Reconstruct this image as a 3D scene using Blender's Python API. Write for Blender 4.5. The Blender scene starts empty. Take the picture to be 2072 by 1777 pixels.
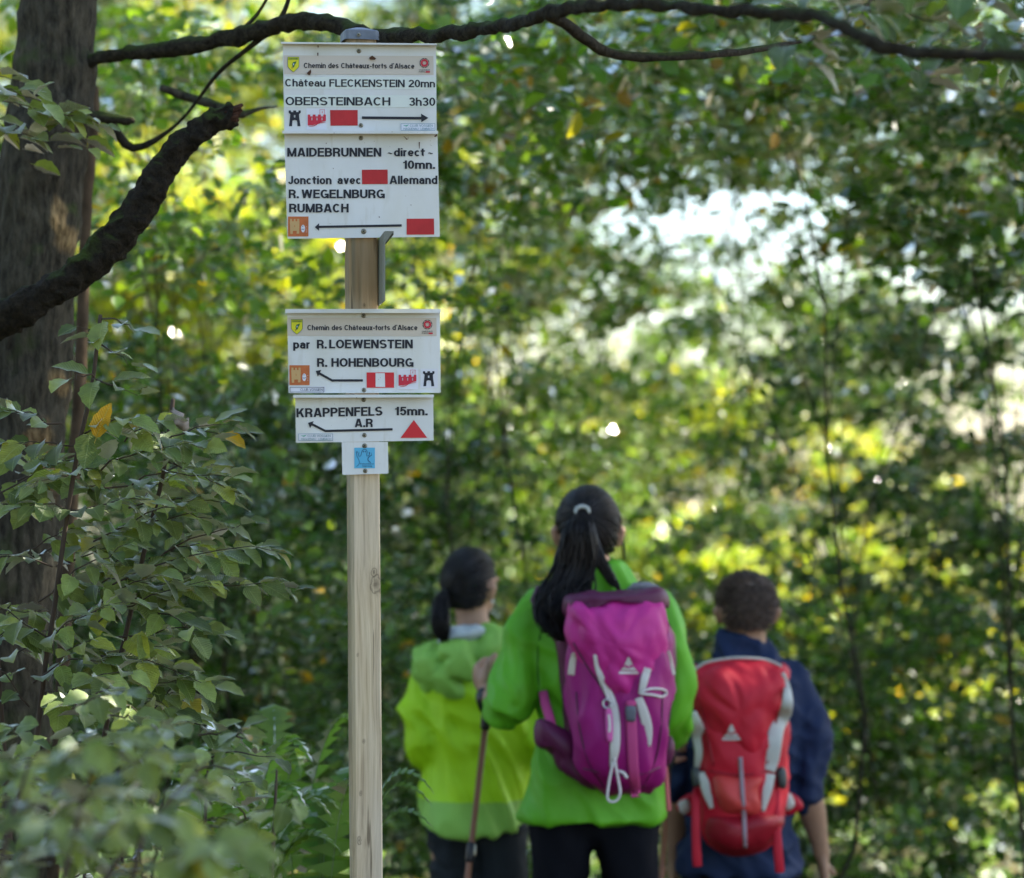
import bpy, bmesh, math, random
import numpy as np
from mathutils import Vector, Matrix, noise
from mathutils.bvhtree import BVHTree

sc = bpy.context.scene
COL = sc.collection
# ------------------------------------------------------------------ camera, sky, sun, exposure
F = 4892.0          # pixels (2072 wide frame) per unit of x/y at an 85 mm lens
CZ = 1.82
cam_d = bpy.data.cameras.new('camera'); cam = bpy.data.objects.new('camera', cam_d); COL.objects.link(cam)
cam.location = (0, 0, CZ); cam.rotation_euler = (math.radians(90), 0, 0)
cam_d.lens = 85; cam_d.sensor_width = 36; cam_d.clip_end = 2000; cam_d.clip_start = 0.05
cam_d.dof.use_dof = True; cam_d.dof.focus_distance = 4.86; cam_d.dof.aperture_fstop = 2.6
sc.camera = cam
SUN_EL, SUN_AZ = math.radians(47), math.radians(72)      # azimuth from +Y towards +X
world = bpy.data.worlds.new('World'); sc.world = world; world.use_nodes = True
wn = world.node_tree.nodes; wl = world.node_tree.links
sky = wn.new('ShaderNodeTexSky'); sky.sky_type = 'NISHITA'; sky.sun_disc = False
sky.sun_elevation = SUN_EL; sky.sun_rotation = SUN_AZ; sky.dust_density = 1.0; sky.air_density = 1.0
wn['Background'].inputs['Strength'].default_value = 0.075
wl.new(sky.outputs[0], wn['Background'].inputs['Color'])
sd = bpy.data.lights.new('sun', 'SUN'); sun = bpy.data.objects.new('sun', sd); COL.objects.link(sun)
S = Vector((math.cos(SUN_EL)*math.sin(SUN_AZ), math.cos(SUN_EL)*math.cos(SUN_AZ), math.sin(SUN_EL)))
sun.rotation_euler = S.to_track_quat('Z', 'Y').to_euler(); sun.location = S*40
sd.energy = 5.0; sd.angle = math.radians(0.5); sd.color = (1.0, 0.93, 0.80)
sc.view_settings.view_transform = 'Standard'; sc.view_settings.look = 'None'
sc.view_settings.exposure = 2.5; sc.view_settings.gamma = 1.0
sc.cycles.max_bounces = 8; sc.cycles.diffuse_bounces = 4; sc.cycles.transmission_bounces = 4
sc.cycles.use_denoising = True
sc.cycles.sample_clamp_indirect = 4.0

# ------------------------------------------------------------------ helpers
def P(px, py, Y): return Vector(((px-1036)*Y/F, Y, CZ-(py-888.5)*Y/F))
def ground_z(x, y):
    s = max(0.0, y-6.0)
    return -0.17*min(s, 6.0) - 0.05*max(0.0, s-6.0) + 0.05*noise.noise(Vector((x*.5, y*.5, 0)))

def tag(o, label=None, cat=None, group=None, kind=None):
    if label: o['label'] = label
    if cat: o['category'] = cat
    if group: o['group'] = group
    if kind: o['kind'] = kind
    return o

def link(name, me, mat=None, parent=None):
    o = bpy.data.objects.new(name, me); COL.objects.link(o)
    if mat is not None and me is not None:
        if not isinstance(mat, (list, tuple)): mat = [mat]
        if not me.materials:
            for m in mat: me.materials.append(m)
    if parent is not None:
        o.parent = parent
        o.matrix_parent_inverse = Matrix.Identity(4)
        o.location = -Vector(parent['_loc']) if '_loc' in parent else (0, 0, 0)
    return o

EMPTIES = []
def thing(name, loc, label, cat, group=None, parent=None):
    """an Empty at the thing's base; parts are modelled in world coordinates and offset back"""
    o = bpy.data.objects.new(name, None); COL.objects.link(o)
    o.empty_display_size = .1
    o.location = loc; o['_loc'] = list(loc); tag(o, label, cat, group); EMPTIES.append(o)
    return o

def mesh_from(name, verts, faces, smooth=False):
    me = bpy.data.meshes.new(name); me.from_pydata([tuple(v) for v in verts], [], faces); me.update()
    if smooth: me.polygons.foreach_set('use_smooth', [True]*len(me.polygons))
    return me

def part(name, vf, mat, parent, smooth=False, label=None):
    o = link(name, mesh_from(name, vf[0], vf[1], smooth), mat, parent)
    if label: o['label'] = label
    return o

def sub(name, vf, mat, parent_part, smooth=False, label=None):
    """child of a part (whose own location already cancels its thing's)"""
    me = mesh_from(name, vf[0], vf[1], smooth)
    o = bpy.data.objects.new(name, me); COL.objects.link(o); o.parent = parent_part
    for m in (mat if isinstance(mat, (list, tuple)) else [mat]): me.materials.append(m)
    if label: o['label'] = label
    return o

def join_vf(*items):
    V, Fc = [], []
    for v, f in items:
        b = len(V); V += [Vector(p) for p in v]; Fc += [tuple(i+b for i in q) for q in f]
    return V, Fc

def catmull(pts, n, closed=False):
    pts = [np.array(p, float) for p in pts]; out = []; m = len(pts)
    rng_ = range(m) if closed else range(m-1)
    for i in rng_:
        if closed: p0, p1, p2, p3 = pts[(i-1) % m], pts[i], pts[(i+1) % m], pts[(i+2) % m]
        else: p0, p1, p2, p3 = pts[max(i-1, 0)], pts[i], pts[i+1], pts[min(i+2, m-1)]
        for k in range(n):
            t = k/n
            out.append(.5*((2*p1)+(-p0+p2)*t+(2*p0-5*p1+4*p2-p3)*t*t+(-p0+3*p1-3*p2+p3)*t**3))
    if not closed: out.append(pts[-1])
    return out

def tube(pts, seg=10, hint=Vector((0, 1, 0.01)), cap=True, flat=1.0):
    """pts: list of (Vector, rx, ry) ; ry is the radius along the hint direction"""
    V, Fc = [], []; n = len(pts)
    P_ = [Vector(p[0]) for p in pts]
    rows = []
    for i in range(n):
        t = (P_[min(i+1, n-1)]-P_[max(i-1, 0)])
        if t.length < 1e-9: t = Vector((0, 0, 1))
        t.normalize()
        a = t.cross(hint)
        if a.length < 1e-3: a = t.cross(Vector((1, 0, 0)))
        a.normalize(); b = a.cross(t).normalized()
        rx = pts[i][1]; ry = pts[i][2] if len(pts[i]) > 2 else rx*flat
        rows.append((P_[i], a, b, rx, ry, t))
    if cap:
        p, a, b, rx, ry, t = rows[0]
        m = min(rx, ry)
        rows = [(p-t*m*.85, a, b, rx*.5, ry*.5, t), (p-t*m*.5, a, b, rx*.85, ry*.85, t)] + rows
        p, a, b, rx, ry, t = rows[-1]; m = min(rx, ry)
        rows += [(p+t*m*.5, a, b, rx*.85, ry*.85, t), (p+t*m*.85, a, b, rx*.5, ry*.5, t)]
    for (p, a, b, rx, ry, t) in rows:
        for k in range(seg):
            an = 2*math.pi*k/seg
            V.append(p+a*math.cos(an)*rx+b*math.sin(an)*ry)
    R = len(rows)
    for i in range(R-1):
        for k in range(seg):
            k2 = (k+1) % seg
            Fc.append((i*seg+k, i*seg+k2, (i+1)*seg+k2, (i+1)*seg+k))
    Fc.append(tuple(range(seg))[::-1]); Fc.append(tuple((R-1)*seg+k for k in range(seg)))
    return V, Fc

def ptube(pts, Y=None, sub_=3, seg=12, **kw):
    """pts (px, py, Y, r [, ry]) smoothed"""
    q = []
    for p in pts:
        v = P(p[0], p[1], p[2]); q.append((v.x, v.y, v.z, p[3], p[4] if len(p) > 4 else p[3]))
    c = catmull(q, sub_) if sub_ > 1 else [np.array(a) for a in q]
    return tube([(Vector(a[:3]), float(a[3]), float(a[4])) for a in c], seg, **kw)

def rows_loft(rows, Yc, hd, seg=32, ex=2.6, sub_=3, warp=None):
    """rows: (py, xL, xR [, hd [, Yc]])"""
    q = [(r[0], r[1], r[2], r[3] if len(r) > 3 else hd, r[4] if len(r) > 4 else Yc) for r in rows]
    q = catmull(q, sub_)
    V, Fc = [], []
    for (py, xl, xr, h, yc) in q:
        a, b = P(xl, py, yc), P(xr, py, yc); c = (a+b)/2; rx = (b-a).length/2
        for k in range(seg):
            an = 2*math.pi*k/seg; cs, sn = math.cos(an), math.sin(an)
            v = Vector((c.x+rx*math.copysign(abs(cs)**(2/ex), cs), yc+h*math.copysign(abs(sn)**(2/ex), sn), c.z))
            if warp: v = warp(v, py, cs, sn)
            V.append(v)
    R = len(q)
    for i in range(R-1):
        for k in range(seg):
            k2 = (k+1) % seg
            Fc.append((i*seg+k, i*seg+k2, (i+1)*seg+k2, (i+1)*seg+k))
    Fc.append(tuple(range(seg))[::-1]); Fc.append(tuple((R-1)*seg+k for k in range(seg)))
    return V, Fc

def ball(c, rx, ry, rz, seg=20, rings=14):
    V, Fc = [], []; c = Vector(c)
    for i in range(1, rings):
        th = math.pi*i/rings
        for k in range(seg):
            an = 2*math.pi*k/seg
            V.append(c+Vector((rx*math.sin(th)*math.cos(an), ry*math.sin(th)*math.sin(an), rz*math.cos(th))))
    t = len(V); V.append(c+Vector((0, 0, rz))); V.append(c-Vector((0, 0, rz)))
    for i in range(rings-2):
        for k in range(seg):
            k2 = (k+1) % seg
            Fc.append((i*seg+k, (i+1)*seg+k, (i+1)*seg+k2, i*seg+k2))
    for k in range(seg):
        Fc.append((t, k, (k+1) % seg)); b = (rings-2)*seg; Fc.append((t+1, b+(k+1) % seg, b+k))
    return V, Fc

def puff(outline, Y, tf, tb, n=10, seg_per=5, p=2.6, Yfun=None):
    """pillow with a px outline; front bulges towards the camera by tf"""
    c = catmull(outline, seg_per, closed=True); m = len(c)
    cx = sum(a[0] for a in c)/m; cy = sum(a[1] for a in c)/m
    V, Fc = [], []
    def lay(t, sgn):
        st = len(V)
        for k in range(n+1):
            r = math.cos(math.pi/2*k/n) if k < n else 0
            d = t*(1-r**p)**(1/p)
            if k == n:
                yy = (Yfun(cx, cy) if Yfun else Y)+sgn*d; V.append(P(cx, cy, yy)); break
            for a in c:
                x, y = cx+(a[0]-cx)*r, cy+(a[1]-cy)*r
                yy = (Yfun(x, y) if Yfun else Y)+sgn*d
                V.append(P(x, y, yy))
        for k in range(n-1):
            for j in range(m):
                j2 = (j+1) % m; f = (st+k*m+j, st+k*m+j2, st+(k+1)*m+j2, st+(k+1)*m+j)
                Fc.append(f if sgn < 0 else f[::-1])
        e = st+n*m
        for j in range(m):
            j2 = (j+1) % m; f = (st+(n-1)*m+j, st+(n-1)*m+j2, e); Fc.append(f if sgn < 0 else f[::-1])
        return st
    a = lay(tf, -1); b = lay(tb, 1)
    for j in range(m):
        j2 = (j+1) % m; Fc.append((a+j2, a+j, b+j, b+j2))
    return V, Fc

def remesh(vf, voxel, smooth_it=4, disp=None):
    me = mesh_from('tmp', vf[0], vf[1]); bm = bmesh.new(); bm.from_mesh(me)
    bmesh.ops.recalc_face_normals(bm, faces=bm.faces); bm.to_mesh(me); bm.free()
    o = bpy.data.objects.new('tmp', me); COL.objects.link(o)
    r = o.modifiers.new('r', 'REMESH'); r.mode = 'VOXEL'; r.voxel_size = voxel
    s = o.modifiers.new('s', 'SMOOTH'); s.factor = .5; s.iterations = smooth_it
    dg = bpy.context.evaluated_depsgraph_get(); dg.update()
    m2 = bpy.data.meshes.new_from_object(o.evaluated_get(dg))
    bpy.data.objects.remove(o); bpy.data.meshes.remove(me)
    if disp: displace(m2, disp)
    m2.polygons.foreach_set('use_smooth', [True]*len(m2.polygons)); m2.update()
    return m2

def displace(me, fn):
    co = [v.co.copy() for v in me.vertices]; no = [v.normal.copy() for v in me.vertices]
    for v, c, n in zip(me.vertices, co, no): v.co = c+n*fn(c)
    me.update()

def nvec(v): return Vector((noise.noise(v), noise.noise(v+Vector((19.1, 7.3, 3.7))), noise.noise(v+Vector((-5.2, 31.4, 11.9)))))

def folds(amp, seed=0, fx=7, fz=4, slant=.6):
    off = Vector((seed*3.1, seed*1.7, seed*5.3)); amp *= 2.5
    def f(c):
        q = Vector((c.x*fx+c.z*slant*fx*.5, c.y*fx, c.z*fz))+off
        w = nvec(q*.5)*.9
        a = noise.noise(q+w)
        r = 1-abs(a)*2.2
        b = noise.noise(q*2.3+w*2+off)
        e = 1-abs(noise.noise(q*1.7+w*1.5-off))*3.0
        return max(-.010, amp*(r*.5+b*.25+max(-.2, e)*.28-.35))
    return f

# ------------------------------------------------------------------ materials
MATS = {}
def mat(name, col, rough=.6, spec=.4, nscale=0, namp=0, metal=0, bump=0, bscale=60, sheen=0, stretch=(1, 1, 1)):
    if name in MATS: return MATS[name]
    m = bpy.data.materials.new(name); m.use_nodes = True; nt = m.node_tree; b = nt.nodes['Principled BSDF']
    b.inputs['Base Color'].default_value = (*col, 1); b.inputs['Roughness'].default_value = rough
    b.inputs['Specular IOR Level'].default_value = spec; b.inputs['Metallic'].default_value = metal
    if sheen: b.inputs['Sheen Weight'].default_value = sheen
    tc = nt.nodes.new('ShaderNodeTexCoord'); mp = nt.nodes.new('ShaderNodeMapping'); mp.inputs['Scale'].default_value = stretch
    nt.links.new(tc.outputs['Object'], mp.inputs[0])
    if nscale:
        n = nt.nodes.new('ShaderNodeTexNoise'); n.inputs['Scale'].default_value = nscale; n.inputs['Detail'].default_value = 5
        n.inputs['Roughness'].default_value = .6
        nt.links.new(mp.outputs[0], n.inputs['Vector'])
        r = nt.nodes.new('ShaderNodeValToRGB'); r.color_ramp.elements[0].position = .3; r.color_ramp.elements[1].position = .7
        r.color_ramp.elements[0].color = (*[max(0, c*(1-namp)) for c in col], 1)
        r.color_ramp.elements[1].color = (*[min(1, c*(1+namp)) for c in col], 1)
        nt.links.new(n.outputs['Fac'], r.inputs[0]); nt.links.new(r.outputs[0], b.inputs['Base Color'])
    if bump:
        n = nt.nodes.new('ShaderNodeTexNoise'); n.inputs['Scale'].default_value = bscale; n.inputs['Detail'].default_value = 4
        nt.links.new(mp.outputs[0], n.inputs['Vector'])
        bu = nt.nodes.new('ShaderNodeBump'); bu.inputs['Strength'].default_value = bump; bu.inputs['Distance'].default_value = .004
        nt.links.new(n.outputs['Fac'], bu.inputs['Height']); nt.links.new(bu.outputs[0], b.inputs['Normal'])
    MATS[name] = m; return m

def leaf_mat(name, gloss=.35, trans=.5, veins=False, boost=1.8):
    m = bpy.data.materials.new(name); m.use_nodes = True; nt = m.node_tree; N = nt.nodes; L = nt.links
    N.remove(N['Principled BSDF']); out = N['Material Output']
    at = N.new('ShaderNodeAttribute'); at.attribute_name = 'tint'
    if veins:   # leaves that are objects of their own take their tint from the object colour
        oi = N.new('ShaderNodeObjectInfo'); colsrc = oi.outputs['Color']
        at2 = N.new('ShaderNodeAttribute'); at2.attribute_name = 'tint'
        mixc = N.new('ShaderNodeMix'); mixc.data_type = 'RGBA'; mixc.blend_type = 'MULTIPLY'; mixc.inputs[0].default_value = 1
        L.new(oi.outputs['Color'], mixc.inputs[6]); L.new(at2.outputs['Color'], mixc.inputs[7]); colsrc = mixc.outputs[2]
        uv = N.new('ShaderNodeUVMap'); uv.uv_map = 'UVMap'; sx = N.new('ShaderNodeSeparateXYZ'); L.new(uv.outputs[0], sx.inputs[0])
        ab = N.new('ShaderNodeMath'); ab.operation = 'ABSOLUTE'; L.new(sx.outputs['Y'], ab.inputs[0])
        mu = N.new('ShaderNodeMath'); mu.operation = 'MULTIPLY_ADD'; L.new(ab.outputs[0], mu.inputs[0]); mu.inputs[1].default_value = -.9
        L.new(sx.outputs['X'], mu.inputs[2])
        ml = N.new('ShaderNodeMath'); ml.operation = 'MULTIPLY'; L.new(mu.outputs[0], ml.inputs[0]); ml.inputs[1].default_value = 75
        si = N.new('ShaderNodeMath'); si.operation = 'SINE'; L.new(ml.outputs[0], si.inputs[0])
        bu = N.new('ShaderNodeBump'); bu.inputs['Strength'].default_value = .45; bu.inputs['Distance'].default_value = .001
        L.new(si.outputs[0], bu.inputs['Height'])
        # thin pale vein lines
        mr = N.new('ShaderNodeMapRange'); mr.inputs['From Min'].default_value = .8; mr.inputs['From Max'].default_value = 1.0
        mr.inputs['To Min'].default_value = 0; mr.inputs['To Max'].default_value = .18; L.new(si.outputs[0], mr.inputs['Value'])
        mid = N.new('ShaderNodeMath'); mid.operation = 'LESS_THAN'; L.new(ab.outputs[0], mid.inputs[0]); mid.inputs[1].default_value = .012
        mm = N.new('ShaderNodeMath'); mm.operation = 'MULTIPLY_ADD'; L.new(mid.outputs[0], mm.inputs[0]); mm.inputs[1].default_value = .4; L.new(mr.outputs[0], mm.inputs[2])
        mv = N.new('ShaderNodeMix'); mv.data_type = 'RGBA'; L.new(mm.outputs[0], mv.inputs[0]); L.new(colsrc, mv.inputs[6]); mv.inputs[7].default_value = (.32, .40, .18, 1)
        colsrc = mv.outputs[2]
        nz = N.new('ShaderNodeTexNoise'); nz.inputs['Scale'].default_value = 60; tcn = N.new('ShaderNodeTexCoord'); 
        ge = N.new('ShaderNodeNewGeometry'); L.new(ge.outputs['Position'], nz.inputs['Vector'])
        hs = N.new('ShaderNodeHueSaturation'); L.new(colsrc, hs.inputs['Color'])
        mr2 = N.new('ShaderNodeMapRange'); L.new(nz.outputs['Fac'], mr2.inputs['Value']); mr2.inputs['To Min'].default_value = .65; mr2.inputs['To Max'].default_value = 1.35
        L.new(mr2.outputs[0], hs.inputs['Value']); colsrc = hs.outputs[0]
    else: colsrc = at.outputs['Color']
    d = N.new('ShaderNodeBsdfDiffuse'); t = N.new('ShaderNodeBsdfTranslucent'); g = N.new('ShaderNodeBsdfGlossy')
    g.inputs['Roughness'].default_value = gloss; g.inputs['Color'].default_value = (1, 1, 1, 1)
    L.new(colsrc, d.inputs['Color'])
    tc = N.new('ShaderNodeMix'); tc.data_type = 'RGBA'; tc.blend_type = 'MULTIPLY'; tc.inputs[0].default_value = 1
    tc.inputs[7].default_value = (boost*1.25, boost*1.12, boost*.35, 1); tc.clamp_result = False
    L.new(colsrc, tc.inputs[6]); L.new(tc.outputs[2], t.inputs['Color'])
    m1 = N.new('ShaderNodeMixShader'); m1.inputs[0].default_value = trans; L.new(d.outputs[0], m1.inputs[1]); L.new(t.outputs[0], m1.inputs[2])
    fr = N.new('ShaderNodeFresnel'); fr.inputs['IOR'].default_value = 1.33 if veins else 1.28
    m2 = N.new('ShaderNodeMixShader'); L.new(fr.outputs[0], m2.inputs[0]); L.new(m1.outputs[0], m2.inputs[1]); L.new(g.outputs[0], m2.inputs[2])
    if veins:
        for s_ in (d, g, t): L.new(bu.outputs[0], s_.inputs['Normal'])
    L.new(m2.outputs[0], out.inputs['Surface'])
    MATS[name] = m; return m

M_crown = leaf_mat('crown_leaf')
M_near = leaf_mat('near_leaf', gloss=.5, trans=.35, veins=True)

def bark_mat(name, c1, c2, moss=0, scale=28, st=.22):
    m = bpy.data.materials.new(name); m.use_nodes = True; nt = m.node_tree; N = nt.nodes; L = nt.links; b = N['Principled BSDF']
    b.inputs['Roughness'].default_value = .9; b.inputs['Specular IOR Level'].default_value = .2
    tc = N.new('ShaderNodeTexCoord'); mp = N.new('ShaderNodeMapping'); mp.inputs['Scale'].default_value = (1, 1, st)
    L.new(tc.outputs['Object'], mp.inputs[0])
    n = N.new('ShaderNodeTexNoise'); n.inputs['Scale'].default_value = scale; n.inputs['Detail'].default_value = 8; n.inputs['Roughness'].default_value = .7
    L.new(mp.outputs[0], n.inputs['Vector'])
    r = N.new('ShaderNodeValToRGB'); r.color_ramp.elements[0].position = .35; r.color_ramp.elements[1].position = .68
    r.color_ramp.elements[0].color = (*c1, 1); r.color_ramp.elements[1].color = (*c2, 1); L.new(n.outputs['Fac'], r.inputs[0])
    col = r.outputs[0]
    if moss:
        n2 = N.new('ShaderNodeTexNoise'); n2.inputs['Scale'].default_value = 9; L.new(tc.outputs['Object'], n2.inputs['Vector'])
        ge = N.new('ShaderNodeNewGeometry'); sp = N.new('ShaderNodeSeparateXYZ'); L.new(ge.outputs['Normal'], sp.inputs[0])
        ad = N.new('ShaderNodeMath'); ad.operation = 'MULTIPLY_ADD'; L.new(sp.outputs['Z'], ad.inputs[0]); ad.inputs[1].default_value = .35; L.new(n2.outputs['Fac'], ad.inputs[2])
        mr = N.new('ShaderNodeMapRange'); mr.inputs['From Min'].default_value = .62; mr.inputs['From Max'].default_value = .85; mr.inputs['To Max'].default_value = moss; L.new(ad.outputs[0], mr.inputs['Value'])
        mx = N.new('ShaderNodeMix'); mx.data_type = 'RGBA'; L.new(mr.outputs[0], mx.inputs[0]); L.new(col, mx.inputs[6]); mx.inputs[7].default_value = (.05, .075, .012, 1)
        col = mx.outputs[2]
    sa = N.new('ShaderNodeAttribute'); sa.attribute_name = 'scar'; ms = N.new('ShaderNodeMix'); ms.data_type = 'RGBA'
    rs = N.new('ShaderNodeValToRGB'); rs.color_ramp.elements[0].position = .4; rs.color_ramp.elements[0].color = (.12, .075, .035, 1); rs.color_ramp.elements[1].position = .6; rs.color_ramp.elements[1].color = (.40, .28, .14, 1)
    L.new(n.outputs['Fac'], rs.inputs[0]); L.new(sa.outputs['Fac'], ms.inputs[0]); L.new(col, ms.inputs[6]); L.new(rs.outputs[0], ms.inputs[7]); col = ms.outputs[2]
    L.new(col, b.inputs['Base Color'])
    bu = N.new('ShaderNodeBump'); bu.inputs['Strength'].default_value = 1.0; bu.inputs['Distance'].default_value = .02
    L.new(n.outputs['Fac'], bu.inputs['Height']); L.new(bu.outputs[0], b.inputs['Normal'])
    MATS[name] = m; return m

M_bark = bark_mat('beech_bark', (.024, .021, .015), (.125, .11, .08), moss=.8, scale=60, st=.26)
M_bark_dark = bark_mat('dark_bark', (.014, .012, .009), (.075, .062, .04), moss=.9, scale=70, st=1)
M_twig = mat('twig', (.06, .04, .028), .8)

# ------------------------------------------------------------------ leaf clouds
def set_tint(me, cols):
    a = me.color_attributes.new('tint', 'FLOAT_COLOR', 'POINT')
    a.data.foreach_set('color', np.asarray(cols, dtype=np.float32).ravel())

def cloud_mesh(name, pos, size, rng, palette, up=(0, -.15, 1), jit=.6, yfac=None):
    """pos (N,3): one folded four-point leaf each"""
    n = len(pos); up = np.array(up, float)
    nr = up+rng.normal(0, jit, (n, 3)); nr /= np.linalg.norm(nr, axis=1)[:, None]
    h = rng.normal(0, 1, (n, 3)); h -= (h*nr).sum(1)[:, None]*nr; h /= np.linalg.norm(h, axis=1)[:, None]
    s = np.cross(nr, h); sz = size*rng.uniform(.65, 1.25, n)[:, None]
    V = np.empty((n, 6, 3))
    V[:, 0] = pos-h*sz*.5
    V[:, 1] = pos-h*sz*.18+s*sz*.30+nr*sz*.07
    V[:, 2] = pos+h*sz*.2+s*sz*.27+nr*sz*.05
    V[:, 3] = pos+h*sz*.52-nr*sz*.08
    V[:, 4] = pos+h*sz*.2-s*sz*.27+nr*sz*.05
    V[:, 5] = pos-h*sz*.18-s*sz*.30+nr*sz*.07
    base = (np.arange(n)*6)[:, None]
    Fq = np.concatenate([base+np.array([0, 3, 2, 1]), base+np.array([0, 5, 4, 3])], axis=0)
    me = bpy.data.meshes.new(name); me.vertices.add(n*6); me.vertices.foreach_set('co', V.astype(np.float32).ravel())
    nf = len(Fq); me.loops.add(nf*4); me.loops.foreach_set('vertex_index', Fq.astype(np.int32).ravel())
    me.polygons.add(nf); me.polygons.foreach_set('loop_start', np.arange(0, nf*4, 4, dtype=np.int32))
    me.update(calc_edges=True)
    cols = np.array([p[0] for p in palette]); w = np.array([p[1] for p in palette], float); w /= w.sum()
    idx = rng.choice(len(cols), n, p=w)
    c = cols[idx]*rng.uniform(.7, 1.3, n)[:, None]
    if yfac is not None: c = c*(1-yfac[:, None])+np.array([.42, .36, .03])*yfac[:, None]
    c4 = np.ones((n, 6, 4)); c4[:, :, :3] = c[:, None, :]
    set_tint(me, c4.reshape(-1, 4))
    me.materials.append(M_crown)
    return me

PAL_SUN = [((.26, .36, .012), 5), ((.42, .44, .012), 5), ((.13, .25, .02), 3), ((.55, .38, .02), .9)]  # far crowns: yellow sun glow put into the leaf colour
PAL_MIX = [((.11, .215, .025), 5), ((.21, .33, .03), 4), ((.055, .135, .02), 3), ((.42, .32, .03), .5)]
PAL_DARK = [((.042, .105, .016), 5), ((.065, .145, .02), 4), ((.03, .075, .014), 3), ((.30, .21, .03), .15)]  # nearer crowns: the wood's deep shade put into the leaf colour
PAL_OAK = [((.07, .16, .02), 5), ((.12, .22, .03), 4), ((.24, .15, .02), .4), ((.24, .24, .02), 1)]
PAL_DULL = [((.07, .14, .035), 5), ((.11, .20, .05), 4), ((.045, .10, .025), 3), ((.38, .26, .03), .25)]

def tree(name, label, cat, px, py, Y, rx, rz, ncl, per, leaf, pal, seed, ry=None, clr=.33, base_px=None, trunk_r=.09, group=None, carve=None, bark=None, flat=.3, crown_name='crown'):
    rng = np.random.default_rng(seed); c = P(px, py, Y); ry = ry or rx*.8
    # clump centres inside the ellipsoid, more of them near its skin
    cl = []
    while len(cl) < ncl:
        q = rng.uniform(-1, 1, 3)
        d = np.linalg.norm(q)
        if d > 1 or rng.random() > .35+.65*d: continue
        p = np.array([c.x+q[0]*rx, c.y+q[1]*ry, c.z+q[2]*rz])
        if carve and carve(p, rng): continue
        cl.append(p)
    cl = np.array(cl)
    pos = []
    for p in cl:
        k = int(per*rng.uniform(.6, 1.4)); r = clr*rng.uniform(.6, 1.3)
        q = rng.normal(0, .5, (k, 3)); t = rng.normal(0, .35, 2)
        off = np.stack([q[:, 0]*r, q[:, 1]*r, q[:, 2]*r*flat+q[:, 0]*r*t[0]+q[:, 1]*r*t[1]-.15*r*(q[:, 0]**2+q[:, 1]**2)], 1)
        pos.append(p+off)
    pos = np.concatenate(pos)
    me = cloud_mesh(crown_name, pos, leaf, rng, pal)
    bx = c.x if base_px is None else P(base_px, py, Y).x
    gz = ground_z(bx, c.y)
    th = thing(name, (bx, c.y, gz), label, cat, group)
    link(crown_name, me, M_crown, th)
    # trunk and limbs
    top = Vector((c.x, c.y, c.z+rz*.6)); b = Vector((bx, c.y, gz-.1)); items = []
    pts = []
    for i in range(9):
        t = i/8; p = b.lerp(top, t)+Vector((.30*math.sin(t*5+seed)+.12*math.sin(t*11+seed*2), .25*math.cos(t*4+seed), 0))*rx*.6
        pts.append((p, trunk_r*(1-.8*t)))
    items.append(tube(pts, 8))
    for j in rng.choice(len(cl), min(14, len(cl)), replace=False):
        e = Vector(cl[j]); t = max(.15, min(.9, (e.z-gz)/(top.z-gz)-.15)); s0 = pts[min(7, int((.35+.55*rng.random())*8))][0]
        m_ = s0.lerp(e, .5)+Vector((0, 0, .15*(e-s0).length))
        r0 = trunk_r*.22
        items.append(tube([(s0, r0), (m_, r0*.6), (e, r0*.2)], 5))
    part('trunk', join_vf(*items), bark or M_bark_dark, th, True)
    return th

# ------------------------------------------------------------------ ground
gx, gy = np.meshgrid(np.linspace(-60, 60, 121), np.concatenate([np.linspace(-30, 20, 101), np.linspace(22, 400, 60)]), indexing='ij')
V = [(x, y, ground_z(x, y)-(.0 if y < 60 else .3*(y-60)*.2)) for x, y in zip(gx.ravel(), gy.ravel())]
ny_ = gx.shape[1]; Fc = [(i*ny_+j, (i+1)*ny_+j, (i+1)*ny_+j+1, i*ny_+j+1) for i in range(gx.shape[0]-1) for j in range(ny_-1)]
g = link('ground', mesh_from('ground', V, Fc, True), mat('forest_floor', (.06, .05, .025), .95, .1, 3, .6, bump=.8, bscale=20)); g['kind'] = 'structure'

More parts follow.
